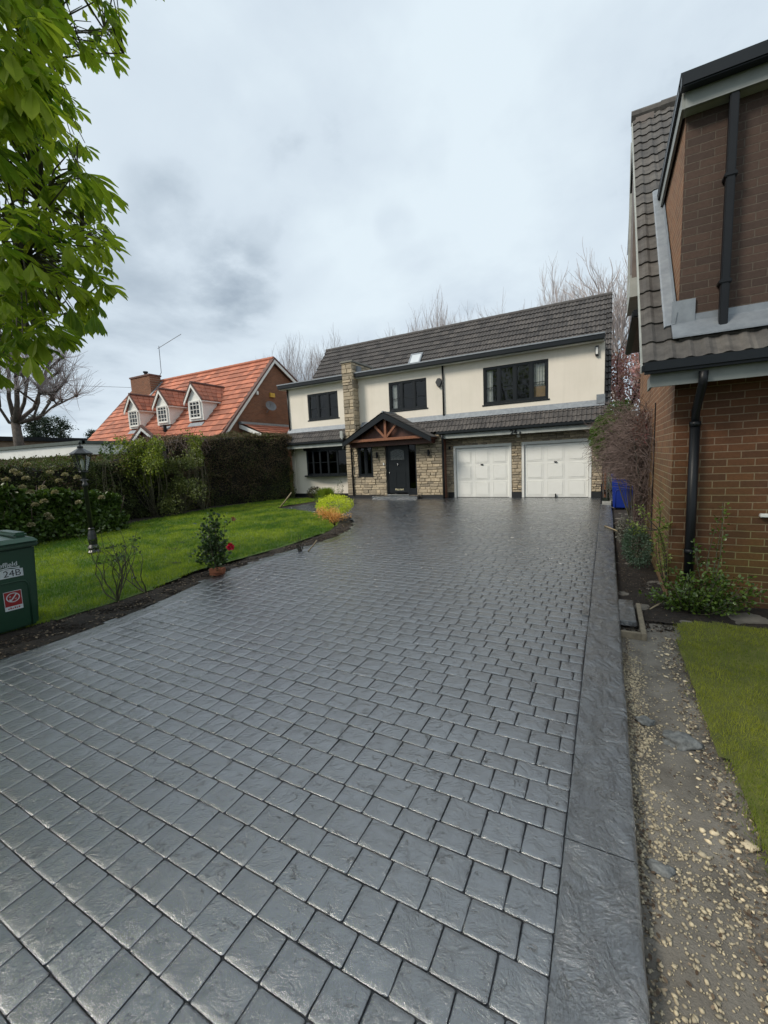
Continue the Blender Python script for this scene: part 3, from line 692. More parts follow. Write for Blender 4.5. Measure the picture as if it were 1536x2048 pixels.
w = window(H, *W2, YW+.05, 3, .42); curtain(w, -8.15, -7.95, 3.75, 4.8, YW+.14)
w = window(H, *W3, YW+.05, 4, .45); curtain(w, -4.12, -3.9, 3.65, 4.85, YW+.14); curtain(w, -2.4, -2.05, 4.04, 4.85, YW+.15)
MB().box(-2.42, -2.02, YW+.125, YW+.14, 3.62, 4.03).build('cardboard_sheet', m_card, w)
window(H, *PW, YF+.06, 2, None, m_glass); 
# bow window
bw0, bw1, bz0, bz1 = -12.82, -10.52, 1.07, 2.24
def bow(t): return YW-.02-.34*math.sin(math.pi*(.1+.8*t))+.34*math.sin(math.pi*.1)
mb = MB(); seg = 5
def segpt(k): return (bw0+(bw1-bw0)*k/seg, bow(k/seg))
pn = MB()
for k in range(seg+1):
    x, y = segpt(k); mb.box(x-.045, x+.045, y-.04, y+.05, bz0, bz1)
for k in range(seg):
    (xa, ya), (xb, yb) = segpt(k), segpt(k+1)
    def bar(m_, z0, z1, t): m_.add([(xa, ya-t, z0), (xb, yb-t, z0), (xb, yb+t, z0), (xa, ya+t, z0), (xa, ya-t, z1), (xb, yb-t, z1), (xb, yb+t, z1), (xa, ya+t, z1)], [(0, 1, 2, 3), (4, 5, 6, 7), (0, 1, 5, 4), (1, 2, 6, 5), (2, 3, 7, 6), (3, 0, 4, 7)])
    bar(mb, bz0, bz0+.07, .03); bar(mb, bz1-.07, bz1, .03); bar(mb, bz0+.58, bz0+.605, .012); bar(pn, bz0+.03, bz1-.03, .003)
bwn = mb.build('bow_window', m_dark, H); pn.build('pane', m_glassd, bwn)
mb = MB(); mb.box(bw0-.3, bw1+.2, YW+1.4, YW+1.45, .6, 2.5); mb.box(bw0-.3, bw1+.2, YW+.3, YW+1.4, .95, 1.0); mb.build('room_lining', m_interior, bwn)
curtain(bwn, -12.68, -12.5, 1.15, 2.2, YW+.02)
poly = [(bw0-.2, YW)]+[(bw0-.17+(bw1-bw0+.3)*k/12, bow(k/12)-.12) for k in range(13)]+[(bw1+.14, YW)]
MB().prism(poly, 'z', bz0-.07, bz0-.003).build('sill', m_dark, bwn)
MB().prism(poly, 'z', bz1+.003, bz1+.16).build('hood', m_black, bwn, bevel=.03)
# front door
mb = MB(); x0, x1, z0, z1 = PD; y = YF+.08
mb.box(x0, x0+.07, y-.02, y+.08, z0, z1); mb.box(x1-.07, x1, y-.02, y+.08, z0, z1); mb.box(x0+.07, x1-.07, y-.02, y+.08, z1-.07, z1); mb.box(-7.36, -7.29, y-.02, y+.08, z0, z1-.07)
mb.box(-7.29, x1-.07, y-.01, y+.06, z0, z0+.28)
dr = mb.build('front_door', m_dark, H)
mb = MB(); mb.box(x0+.075, -7.365, y+.0, y+.05, z0+.1, z1-.075)
for (a, b, c, d) in ((-8.18, -7.9, .45, 1.15), (-7.78, -7.46, .45, 1.15)): mb.box(a, b, y-.012, y, c, d)
mb.build('door_leaf', m_dark, dr, bevel=.004)
pl_ = [(-8.13, 1.62), (-7.5, 1.62), (-7.5, 1.98)]+[(-7.5-.63*k/8, 1.98+.09*math.sin(math.pi*k/8)) for k in range(1, 8)]+[(-8.13, 1.98)]
MB().prism(pl_, 'y', y-.014, y-.002).build('leaded_light', mat('obscure_glass', (.16, .17, .17), .25, (.03, .035, .035), 28), dr)
MB().lathe((-7.8, y-.02, 1.44), [(.0, -.04), (.035, -.03), (.045, 0), (.035, .03), (0, .04)], 10).build('knocker', m_chrome, dr, True)
MB().box(-7.98, -7.58, y-.012, y-.001, .33, .40).build('letterbox', m_brass, dr, bevel=.004)
MB().blob((-8.2, y-.04, 1.1), .03, 1, 0).build('door_knob', m_chrome, dr, True)
MB().box(x0+.02, -7.3, YF-.04, y+.1, .13, .17).build('threshold', m_chrome, dr)
MB().box(-7.28, x1-.075, y+.03, y+.036, z0+.29, z1-.075).build('pane', m_glassd, dr)
MB().box(x0, x1, y+.9, y+.95, z0, z1).build('room_lining', m_interior, dr)
MB().box(-8.45, -8.40, YF-.05, YF-.02, 1.42, 1.52).build('doorbell', m_white, H)
mb = MB(); mb.box(-8.85, -6.75, 15.45, 15.86, -.02, .12); mb.build('doorstep', m_band, H, bevel=.02)
for xx in (-8.72, -6.35):
    mb = MB(); mb.tube([(xx, YF-.08, 1.72), (xx, YF-.08, 1.98)], .045, 10); mb.box(xx-.03, xx+.03, YF-.05, YF-.01, 1.8, 1.9); mb.build('wall_lamp', m_black, H)
# porch canopy
px0, px1, pxm, pyf = -9.98, -5.95, -7.96, 15.1
pez, paz = 2.46, 3.52
ps = (paz-pez)/(px1-pxm)
mb = MB()
for sgn, xe in ((-1, px0), (1, px1)):
    mb.prism([(pxm, paz), (xe, pez), (xe, pez-.2), (pxm, paz-.24)], 'y', pyf, pyf+.05)
por = mb.build('porch_canopy', m_dark, H)
mb = MB()
for sgn, xe in ((-1, px0-.03), (1, px1+.03)):
    yb = 16.34; nrow = 7
    for k in range(nrow):
        t0, t1 = k/nrow, (k+1)/nrow+.02; xa = xe+(pxm-xe)*t0; xb = xe+(pxm-xe)*min(t1, 1); za = pez-.02+(paz+.03-pez+.02)*t0; zb = pez-.02+(paz+.03-pez+.02)*min(t1, 1)
        cols = 8
        for c in range(cols):
            ya = pyf-.03+(yb-pyf+.03)*c/cols+.003; yb_ = pyf-.03+(yb-pyf+.03)*(c+1)/cols-.003; li = .02
            mb.add([(xa, ya, za+li), (xa, yb_, za+li), (xb, yb_, zb+.006), (xb, ya, zb+.006), (xa, ya, za), (xa, yb_, za)], [(0, 1, 2, 3), (0, 4, 5, 1)], random.random()*.6)
plain_mesh(mb, 'slate_covering', m_tile, por)
mb = MB(); mb.tube([(pxm, pyf-.03, paz+.035), (pxm, 16.3, paz+.035)], .035, 8); mb.build('ridge_cap', m_lead, por)
mb = MB(); mb.prism([(pxm, paz-.03), (px0+.05, pez-.03), (px0+.05, pez-.1), (pxm, paz-.1)], 'y', pyf+.06, 16.2); mb.prism([(pxm, paz-.03), (px1-.05, pez-.03), (px1-.05, pez-.1), (pxm, paz-.1)], 'y', pyf+.06, 16.2); mb.build('canopy_lining', m_wooddark, por)
MB().prism([(pxm, paz-.2), (px0+.35, pez-.04), (px1-.35, pez-.04)], 'y', pyf+.32, pyf+.36).build('gable_panel', m_wooddark, por)
mb = MB(); mb.box(px0+.2, px1-.2, pyf+.12, pyf+.24, pez-.04, pez+.07); mb.build('tie_beam', m_wood, por, bevel=.006)
MB().box(px0+.15, px1-.12, pyf+.42, YF-.02, pez-.24, pez-.045).build('lintel_beam', m_wooddark, por)
def beam(mb, a, b, w, y0, y1):
    d = Vector((b[0]-a[0], 0, b[1]-a[1])).normalized(); n = Vector((-d.z, 0, d.x))*w/2
    mb.prism([(a[0]+n.x, a[1]+n.z), (b[0]+n.x, b[1]+n.z), (b[0]-n.x, b[1]-n.z), (a[0]-n.x, a[1]-n.z)], 'y', y0, y1)
mb = MB(); beam(mb, (pxm, pez+.06), (pxm, paz-.27), .1, pyf+.13, pyf+.22); mb.build('king_post', m_wood, por)
for s_ in (-1, 1):
    mb = MB(); beam(mb, (pxm+.03*s_, pez+.09), (pxm+.52*s_, pez+.60), .085, pyf+.14, pyf+.21); mb.build('strut', m_wood, por)
# rainwater pipes
def pipe(name, pts, r, m, par, n=8): return MB().tube(pts, r, n).build(name, m, par, True)
pipe('downpipe', [(-5.83, YW-.05, zt), (-5.83, YW-.05, 3.3)], .034, m_black, H)
pipe('downpipe', [(-13.77, YW-.05, zt), (-13.77, YW-.05, 3.2)], .034, m_black, H)
pipe('downpipe', [(-10.0, 15.75, 2.4), (-10.0, 15.83, 2.2), (-10.0, 15.84, 0.12)], .036, m_black, H)
pipe('downpipe', [(-5.72, 15.75, 2.5), (-5.74, 15.8, 2.3), (-5.74, 15.84, 2.1), (-5.74, 15.84, 0)], .045, m_black, H)
MB().box(-10.5, -10.36, EY-.12, EY-.02, 2.7, 3.0).build('hopper_head', m_greyfascia, H); pipe('waste_pipe', [(-10.42, EY-.08, 2.72), (-10.4, EY-.06, 2.2)], .035, m_greyfascia, H)
pipe('standpipe', [(-10.42, 16.2, 0), (-10.42, 16.2, .55), (-10.42, 16.12, .6)], .02, m_black, H)
# alarm bell box, flood lamp, skylight, vents
mb = MB(); mb.prism([(-6.13, 4.63), (-6.04, 4.77), (-5.93, 4.77), (-5.86, 4.63), (-5.93, 4.47), (-6.0, 4.41), (-6.06, 4.47)], 'y', YW-.1, YW-.003); mb.build('alarm_box', mat('alarm_grey', (.05, .05, .05), .4), H, bevel=.012)
mb = MB(); mb.box(-.42, -.32, YW-.09, YW-.003, 4.78, 5.1); fl = mb.build('flood_lamp', m_black, H, bevel=.008); MB().box(-.405, -.335, YW-.097, YW-.0905, 4.83, 5.05).build('lens', m_white, fl)
def on_slope(x, v, h=0):
    return (x, EY+v*math.cos(R_(50))-h*math.sin(R_(50)), EZ+v*math.sin(R_(50))+h*math.cos(R_(50)))
sv0 = (6.05-EZ)/math.sin(R_(50)); 
mb = MB()
xa, xb = -8.35, -7.75; va, vb = sv0-.1, sv0+.62
for (a, b, c, d) in ((xa, xb, va, va+.07), (xa, xb, vb-.07, vb), (xa, xa+.07, va+.07, vb-.07), (xb-.07, xb, va+.07, vb-.07)):
    q = [on_slope(a, c, .1), on_slope(b, c, .1), on_slope(b, d, .1), on_slope(a, d, .1)]; mb.slab(q, .12)
skl = mb.build('skylight', m_lead, H)
MB().slab([on_slope(xa+.06, va+.06, .085), on_slope(xb-.06, va+.06, .085), on_slope(xb-.06, vb-.06, .085), on_slope(xa+.06, vb-.06, .085)], .02).build('pane', mat('skylight_glass', (.55, .58, .6), .1, (.5, .53, .55), 3), skl)
MB().slab([on_slope(xa-.25, va-.22, .045), on_slope(xb+.15, va-.22, .045), on_slope(xb+.15, va-.01, .05), on_slope(xa-.25, va-.01, .05)], .02).build('apron_flashing', m_lead, skl)
MB().slab([on_slope(-9.2, 4.05, .1), on_slope(-8.95, 4.05, .1), on_slope(-8.95, 4.3, .1), on_slope(-9.2, 4.3, .1)], .1).build('roof_vent', m_tile, H)
# garage doors
for gx0, gx1 in ((-5.46, -3.19), (-2.82, -.48)):
    y = 16.34; mb = MB(); fwid = .09
    mb.box(gx0, gx0+fwid, y-.06, y+.06, 0, 2.06); mb.box(gx1-fwid, gx1, y-.06, y+.06, 0, 2.06); mb.box(gx0+fwid, gx1-fwid, y-.06, y+.06, 1.96, 2.06)
    fr = mb.build('garage_door_frame', m_white, H, bevel=.004)
    mb = MB(); a, b = gx0+fwid+.012, gx1-fwid-.012; mb.box(a, b, y+.0, y+.04, .015, 1.945)
    w_ = (b-a)/3; rows = [(.06, .62), (.70, 1.26), (1.34, 1.88)]
    for c in range(3):
        for z0_, z1_ in rows:
            x0_, x1_ = a+c*w_+.07, a+(c+1)*w_-.07
            # moulded frame round each raised panel
            mb.box(x0_, x1_, y-.008, y, z0_, z0_+.02); mb.box(x0_, x1_, y-.008, y, z1_-.02, z1_); mb.box(x0_, x0_+.02, y-.008, y, z0_+.02, z1_-.02); mb.box(x1_-.02, x1_, y-.008, y, z0_+.02, z1_-.02)
            mb.prism([(x0_+.045, z0_+.045), (x1_-.045, z0_+.045), (x1_-.045, z1_-.045), (x0_+.045, z1_-.045)], 'y', y-.012, y)
    gd = mb.build('garage_door', m_gdoor, H)
    hz = 1.29; MB().box((a+b)/2-.05, (a+b)/2+.05, y-.045, y-.001, hz-.02, hz+.02).build('handle', m_black, gd, bevel=.006)
    MB().box(a, b, y-.005, y+.045, .0, .014).build('rubber_seal', m_black, gd)
MB().box(-1.66, -1.62, 16.27, 16.3, 0, .14).build('door_stop_post', m_black, H)
text_obj('house_number', '24', .25, m_black, H, Matrix.Translation(Vector((-3.02, EY-.045, EZ-.24))-Vector(H.location)) @ Matrix.Rotation(R_(90), 4, 'X'), .006, .006)
text_obj('house_number', 'B', .12, m_black, H, Matrix.Translation(Vector((-2.79, EY-.045, EZ-.28))-Vector(H.location)) @ Matrix.Rotation(R_(90), 4, 'X'), .006, .004)
MB().blob((-2.9, 16.1, EZ-.36), .07, 2, 0).build('bulkhead_lamp', m_white, H, True)
for xx in (-5.6, -.33): MB().box(xx-.035, xx+.035, 16.2, 16.28, 1.95, 2.05).build('wall_lamp', m_black, H, bevel=.01)
# =================================================================== NEIGHBOUR (right)
NB = thing('brick_house', (1.5, 7, 0), 'brown brick house close by on the right with tiled roof, black drainpipes and lead flashing', 'house')
S48 = R_(48); NE = (5.17, 2.50); NRY = 9.78; NRZ = NE[1]+(NRY-NE[0])*math.tan(S48)
XW = .625; XR = 6.5
mb = MB(); mb.box(XW, XR, 5.5, 5.75, -.2, 2.36); mb.build('front_wall', m_brickNf, NB)
mb = MB(); mb.prism([(5.502, -.2), (5.502, 2.62), (NRY, NRZ-.12), (11.2, 5.75), (11.2, -.2)], 'x', XW-.004, XW+.24); sw = mb.build('side_wall', m_brickNs, NB)
mb = MB(); mb.box(XW-.0, XW+.25, 5.5, 8.3, 2.85, 4.98); mb.build('dormer_cheek', m_brickNs, NB)
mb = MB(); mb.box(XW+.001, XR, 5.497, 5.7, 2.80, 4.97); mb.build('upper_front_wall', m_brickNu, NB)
# hidden volume behind and back wall
mb = MB(); mb.box(XW+.25, XR-.2, 10.95, 11.2, -.2, 5.8); mb.box(XR-.2, XR, 5.8, 11.2, -.2, 4.9); mb.build('rear_wall', m_brickNf, NB)
ns = Vector((0, math.cos(S48), math.sin(S48)))
mb = MB(); tiles(mb, (.30, NE[0], NE[1]), (1, 0, 0), ns, .32, (NRZ-NE[1])/math.sin(S48), .315, .32, .02, 'wide', .026, 21)
tiles(mb, (.62, NE[0], NE[1]), (1, 0, 0), ns, XR-.62, .56, .28, .30, .017, 'wide', .026, 22)
v0 = (5.1-NE[1])/math.sin(S48); o_ = Vector((.62, NE[0], NE[1]))+ns*(15*.314)
tiles(mb, (.62, NE[0]+ns.y*v0, NE[1]+ns.z*v0), (1, 0, 0), ns, XR-.62, (NRZ-NE[1])/math.sin(S48)-v0, .315, .30, .017, 'wide', .026, 23)
rf = plain_mesh(mb, 'roof', m_tileN, NB)
mb = MB(); mb.prism([(NE[0], NE[1]-.01), (NRY, NRZ-.02), (11.3, 5.97), (11.3, 5.87), (NRY, NRZ-.12), (NE[0]+.02, NE[1]-.08)], 'x', .31, .62); mb.prism([(8.0, 5.55), (NRY, NRZ-.02), (11.3, 5.97), (11.3, 5.87), (NRY, NRZ-.12), (8.0, 5.45)], 'x', .62, XR)
mb.build('roof_deck', m_dark, rf)
mb = MB()
for i in range(14): mb.tube([(.28+i*.45, NRY, NRZ+.02), (.28+i*.45+.455, NRY, NRZ+.02)], [.11, .10], 10)
mb.build('ridge_tiles', m_tileN, rf)
mb = MB(); mb.prism([(NE[0], NE[1]-.09), (NE[0], NE[1]-.02), (NRY, NRZ-.02), (NRY, NRZ-.16)], 'x', .285, .305); mb.build('bargeboard', m_greyfascia, rf)
# clad gable box at the apex with pale trim
m_clad = mat('brown_cladding', (.17, .14, .125), .7, (.12, .1, .09), 5)
mb = MB(); mb.box(.345, .62, 9.55, 10.62, 4.75, 7.5); cb_ = mb.build('gable_box', m_clad, NB)
mb = MB(); mb.box(.305, .345, 10.5, 10.68, 4.75, 7.66); mb.box(.32, .345, 9.7, 10.5, 4.55, 4.9); mb.build('corner_trim', m_greyfascia, cb_)
mb = MB(); mb.box(.31, .62, 9.4, 10.68, 4.42, 4.75); mb.build('white_box_end', m_greyfascia, cb_)
mb = MB(); mb.prism([(8.1, 3.72), (8.1, 3.84), (11.2, 3.84), (11.2, 3.72)], 'x', .31, .42); mb.build('side_gutter', m_dark, NB, bevel=.02)
mb = MB(); mb.box(.42, .62, 8.1, 11.15, 3.74, 3.80); mb.build('side_soffit', m_clad, NB)
# lead soakers where the slope meets the dormer cheek: stepped pieces
mb = MB(); vmax = (5.0-NE[1])/math.sin(S48)
k = 0; vv = .50
while vv < vmax:
    p = Vector((0, NE[0], NE[1]))+ns*vv; q = Vector((0, NE[0], NE[1]))+ns*(vv+.33); nn = Vector((0, -math.sin(S48), math.cos(S48))); h = .045+.008*random.random()
    a = p+nn*h; b = q+nn*(h+.012)
    mb.add([(.50, a.y, a.z-.012), (.515, a.y, a.z), (.60, a.y, a.z+.012), (.613, a.y, a.z+.12), (.50, b.y, b.z-.012), (.515, b.y, b.z), (.60, b.y, b.z+.012), (.613, b.y, b.z+.10), (.613, p.y, p.z), (.50, p.y, p.z)],
           [(0, 1, 5, 4), (1, 2, 6, 5), (2, 3, 7, 6), (0, 9, 8, 3, 2, 1)], .4); vv += .315; k += 1
mb.build('stepped_flashing', m_lead, NB, False)
yy = NE[0]+.40; mb = MB(); zf = NE[1]+.40*math.tan(S48)
mb.box(XW-.02, XR, 5.485, 5.494, 2.86, 2.99); mb.prism([(5.30, 2.735), (5.30, 2.75), (5.49, 2.93), (5.49, 2.86)], 'x', XW-.06, XR); mb.box(XW-.06, XW+.14, 5.475, 5.484, 2.86, 3.14)
mb.build('apron_flashing', m_lead, NB)
# upper eaves
zt2 = 4.97
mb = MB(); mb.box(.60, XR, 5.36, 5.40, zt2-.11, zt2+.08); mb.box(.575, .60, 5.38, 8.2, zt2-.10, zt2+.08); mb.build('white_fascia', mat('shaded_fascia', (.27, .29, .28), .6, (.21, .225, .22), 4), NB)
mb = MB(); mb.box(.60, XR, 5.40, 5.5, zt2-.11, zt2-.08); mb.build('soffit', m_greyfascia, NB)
mb = MB(); mb.box(.555, XR, 5.25, 5.358, zt2+.02, zt2+.14); mb.box(.55, .574, 5.38, 8.3, zt2+.04, zt2+.13); mb.build('upper_gutter', m_dark, NB, bevel=.02)
mb = MB(); mb.box(.55, XR, 5.3, 8.2, zt2+.142, zt2+.17); mb.build('flat_roof', m_dark, NB)
# lower eaves
mb = MB(); mb.box(.29, XR, NE[0]-.13, NE[0]-.02, NE[1]-.115, NE[1]-.005); mb.build('lower_gutter', m_dark, NB, bevel=.025)
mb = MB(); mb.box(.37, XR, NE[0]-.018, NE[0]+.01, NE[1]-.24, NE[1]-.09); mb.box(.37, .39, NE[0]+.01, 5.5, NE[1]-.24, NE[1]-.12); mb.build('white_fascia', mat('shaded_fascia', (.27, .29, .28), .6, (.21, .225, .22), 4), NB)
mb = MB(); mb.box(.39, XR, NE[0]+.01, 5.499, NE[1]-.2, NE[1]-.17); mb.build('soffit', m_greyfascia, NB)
mb = MB()
mb.box(.945, 1.015, 5.37, 5.44, 2.80, 5.0)
for z in (3.2, 4.15): mb.box(.93, 1.03, 5.36, 5.494, z, z+.04)
mb.build('upper_downpipe', m_black, NB, bevel=.008)
mb = MB(); mb.tube([(.80, NE[0]-.07, 2.36), (.80, NE[0]-.05, 2.24), (.80, 5.43, 2.0), (.80, 5.43, 1.8)], .038, 12); mb.tube([(.80, 5.43, 1.85), (.80, 5.43, -.1)], .045, 12)
for z in (1.85, .5): mb.tube([(.80, 5.43, z), (.80, 5.43, z+.05)], .052, 12)
mb.build('lower_downpipe', m_black, NB, True)
mb = MB(); mb.tube([(XW-.012, 7.45, 2.3), (XW-.012, 7.5, .1)], .008, 6); mb.build('wall_cable', m_black, NB)
mb = MB(); mb.box(1.37, 1.56, 5.44, 5.495, .905, .94); mb.build('vent_cover', m_white, NB, bevel=.006)
# =================================================================== RED-ROOFED HOUSE (left)
RH = thing('red_roofed_house', (-22, 17, 0), 'brick house with orange red tiled roof and three white dormers behind the hedge', 'house')
gx = -17.0; lx = -29.9; rY0, rZ0 = 14.85, 3.22; rRY, rRZ = 19.15, 7.68
sl = math.atan2(rRZ-rZ0, rRY-rY0); ru = Vector((0, math.cos(sl), math.sin(sl)))
def rz_(y): return rZ0+(y-rY0)*math.tan(sl)
mb = MB(); tiles(mb, (lx, rY0, rZ0), (1, 0, 0), ru, gx-.06-lx, (rRZ-rZ0)/math.sin(sl), .40, .42, .012, 'flat', .05, 31); rr = plain_mesh(mb, 'roof', m_redtile, RH)
mb = MB(); mb.prism([(rY0, rZ0-.02), (rRY, rRZ-.02), (24.5, 4.72), (24.5, 4.6), (rRY, rRZ-.2), (rY0, rZ0-.2)], 'x', lx+.02, gx-.1); mb.build('roof_deck', m_hiptile, rr)
mb = MB()
for i in range(29): mb.tube([(lx+i*.445, rRY, rRZ+.03), (lx+i*.445+.45, rRY, rRZ+.03)], [.12, .11], 8)
mb.build('ridge_tiles', m_redtile, rr)
mb = MB(); mb.prism([(rY0-.02, rZ0-.02), (rRY, rRZ+.08), (24.6, 4.78), (24.6, 4.66), (rRY, rRZ-.03), (rY0-.02, rZ0-.16)], 'x', gx-.16, gx+.10); mb.build('verge_tiles', m_hiptile, rr); mb = MB(); mb.prism([(rY0-.02, rZ0-.02), (rRY, rRZ+.08), (24.6, 4.78), (24.6, 4.66), (rRY, rRZ-.03), (rY0-.02, rZ0-.16)], 'x', lx-.1, lx+.1); mb.build('verge_tiles', m_hiptile, rr)
mb = MB(); mb.prism([(rY0, rZ0-.17), (rRY, rRZ-.04), (24.55, 4.65), (24.55, 4.47), (rRY, rRZ-.23), (rY0, rZ0-.36)], 'x', gx+.02, gx+.08); mb.build('bargeboard', m_white, rr); mb = MB(); mb.prism([(rY0, rZ0-.17), (rRY, rRZ-.04), (24.55, 4.65), (24.55, 4.47), (rRY, rRZ-.23), (rY0, rZ0-.36)], 'x', lx-.08, lx-.02); mb.build('bargeboard', m_white, rr)
mb = MB(); mb.prism([(15.4, 0), (15.4, rz_(15.4)-.3), (rRY, rRZ-.25), (24.3, 4.55), (24.3, 0)], 'x', gx-.28, gx-.12); mb.build('gable_wall', m_brickR, RH)
mb = MB(); mb.box(lx+.3, gx-.29, 15.4, 15.65, 0, 3.4); mb.box(lx+.3, gx-.3, 24, 24.3, 0, 4.5); mb.box(lx+.1, lx+.3, 15.4, 24.3, 0, 3.4); mb.build('front_wall', m_brickRx, RH)
mb = MB(); mb.box(-29.1, -27.0, 18.2, 19.0, 5.6, 7.95); chm = mb.build('chimney', m_brickRx, RH)
mb = MB(); mb.box(-29.15, -26.95, 18.15, 19.05, 7.95, 8.05); mb.build('chimney_cap', m_hiptile, chm)
mb = MB(); mb.lathe((-27.95, 18.6, 8.05), [(.12, 0), (.1, .2), (.16, .24), (.16, .32)], 10); mb.build('chimney_pot', m_dark, chm)
mb = MB(); mb.slab([(-27.0, 18.0, rz_(18.0)+.1), (-26.8, 18.0, rz_(18.0)+.1), (-26.8, 19.0, rz_(19.0)+.1), (-27.0, 19.0, rz_(19.0)+.1)], .03); mb.build('chimney_flashing', m_lead, chm)
# dormers
for i, (xa, xm, xb) in enumerate(((-20.12, -19.58, -18.98), (-22.86, -22.3, -21.74), (-25.58, -25.02, -24.46))):
    yf = 15.6; zb = 4.2; ze = 5.3; za = 6.1; ye = rY0+(ze-rZ0)/math.tan(sl); yr = rY0+(za-rZ0)/math.tan(sl)
    mb = MB(); mb.box(xa, xb, yf, yf+.08, zb, ze); mb.prism([(xa-.0, ze), (xm, za-.08), (xb+.0, ze)], 'y', yf+.005, yf+.07)
    mb.prism([(yf+.08, zb), (yf+.08, ze), (ye+.1, ze), (yf+.2, zb)], 'x', xa, xa+.06); mb.prism([(yf+.08, zb), (yf+.08, ze), (ye+.1, ze), (yf+.2, zb)], 'x', xb-.06, xb)
    dm = mb.build('dormer', m_white, RH)
    window(dm, xa+.12, xb-.12, zb+.1, ze-.05, yf-.05, 1, None, m_glass, False, .06, m_white, False, .05, (3, 4))
    MB().box(xa+.15, xb-.15, yf-.012, yf-.002, zb+.13, ze-.08).build('window_backing', m_interior, dm)
    mb = MB()
    for k in range(9): mb.box(xm-.36+.09*k*0-(.0), xm, yf-.0, yf, 0, 0) if False else None
    for xe in (xa-.16, xb+.16):
        q = [(xe, yf-.12, ze-.08), (xm, yf-.12, za+.06), (xm, yr+.3, za+.06), (xe, ye+.1, ze-.08)]
        nrows = 4
        for r in range(nrows):
            t0, t1 = r/nrows, (r+1)/nrows+.01
            def pt(t, s): 
                x = xe+(xm-xe)*t; z = ze-.08+(za+.06-ze+.08)*t; yb2 = rY0+(z+.1-rZ0)/math.tan(sl)+.12; return (x, yf-.12+(yb2-yf+.12)*s, z)
            ns_ = 6
            for c in range(ns_):
                A, B, C_, D_ = pt(t0, c/ns_+.004), pt(t0, (c+1)/ns_-.004), pt(min(t1, 1), (c+1)/ns_-.004), pt(min(t1, 1), c/ns_+.004)
                mb.add([(A[0], A[1], A[2]+.06), (B[0], B[1], B[2]+.06), (C_[0], C_[1], C_[2]+.02), (D_[0], D_[1], D_[2]+.02), A, B], [(0, 1, 2, 3), (0, 4, 5, 1)], min(1, max(0, random.gauss(.35, .2))))
    plain_mesh(mb, 'dormer_roof', m_redtile, dm)
    mb = MB()
    for xe in (xa-.16, xb+.16): mb.prism([(xm, za+.12), (xe, ze-.0), (xe, ze-.1), (xm, za+.02)], 'y', yf-.17, yf-.1)
    mb.tube([(xm, yf-.15, za+.1), (xm, yr+.25, za+.1)], .07, 8); mb.build('dormer_verge', m_hiptile, dm)
    mb = MB()
    for xe in (xa-.14, xb+.14): mb.prism([(xm, za+.01), (xe, ze-.11), (xe, ze-.25), (xm, za-.16)], 'y', yf-.16, yf-.11)
    mb.box(xb, xb+.14, yf-.1, ye, ze-.16, ze-.1); mb.build('dormer_bargeboard', m_white, dm)
    mb = MB(); mb.slab([(xa-.0, yf-.18, rz_(yf-.18)+.09), (xb+.0, yf-.18, rz_(yf-.18)+.09), (xb, yf+.02, rz_(yf+.02)+.09), (xa, yf+.02, rz_(yf+.02)+.09)], .03); mb.build('dormer_flashing', m_lead, dm)
# entrance gable
xm, za, yf = -22.4, 4.05, 14.3; ze = 3.0
mb = MB()
for xe in (-24.0, -20.75):
    for r in range(5):
        t0, t1 = r/5, (r+1)/5+.01
        def pt(t, s):
            x = xe+(xm-xe)*t; z = ze+(za-ze)*t; yb2 = rY0+(z+.05-rZ0)/math.tan(sl)+.1; return (x, yf+(max(yb2, yf+.3)-yf)*s, z)
        for c in range(5):
            A, B, C_, D_ = pt(t0, c/5+.004), pt(t0, (c+1)/5-.004), pt(min(t1, 1), (c+1)/5-.004), pt(min(t1, 1), c/5+.004)
            mb.add([(A[0], A[1], A[2]+.05), (B[0], B[1], B[2]+.05), (C_[0], C_[1], C_[2]+.02), (D_[0], D_[1], D_[2]+.02), A, B], [(0, 1, 2, 3), (0, 4, 5, 1)], min(1, max(0, random.gauss(.35, .2))))
eg = plain_mesh(mb, 'entrance_gable', m_redtile, RH)
mb = MB()
for xe in (-24.0, -20.75): mb.prism([(xm, za+.1), (xe, ze+.06), (xe, ze-.06), (xm, za-.03)], 'y', yf-.05, yf+.08)
mb.build('gable_verge', m_hiptile, eg)
mb = MB()
for xe in (-24.0, -20.75): mb.prism([(xm, za-.04), (xe, ze-.07), (xe, ze-.24), (xm, za-.22)], 'y', yf-.03, yf+.03)
mb.build('bargeboard', m_white, eg); MB().prism([(xm, za-.2), (-23.9, ze-.2), (-20.9, ze-.2)], 'y', yf+.2, yf+.25).build('gable_panel', m_hiptile, eg)
mb = MB(); mb.tube([(-21.9, 15.35, rz_(15.35)-.05), (-21.9, 15.35, rz_(15.35)+.42)], .09, 10); mb.build('roof_vent', m_black, RH)
# side lean-to on the gable, dish, alarm, lamp, aerial
mb = MB(); tiles(mb, (-15.6, 16.3, 3.3), (0, 1, 0), Vector((-1.3, 0, .55)), 3.6, 1.4, .35, .42, .012, 'flat', .04, 33); lt = plain_mesh(mb, 'lean_to_roof', m_redtile, RH)
MB().box(gx-.12, gx+.12, 16.2, 19.9, 3.86, 3.98).build('lead_flashing', m_lead, lt)
MB().prism([(-15.6, 3.1), (-15.6, 3.27), (gx-.1, 3.85), (gx-.1, 3.65)], 'y', 16.22, 16.28).build('bargeboard', m_white, lt)
mb = MB(); mb.box(gx-.1, -15.85, 16.4, 19.9, 0, 3.2); mb.build('lean_to_wall', m_brickR, RH)
mb = MB(); mb.lathe((0, 0, 0), [(.01, .0), (.15, .02), (.29, .09), (.31, .1)], 18, cap=False); mb.tube([(0, 0, 0), (0, -.15, .3)], .012, 6); mb.blob((0, -.15, .32), .035, 1, 0)
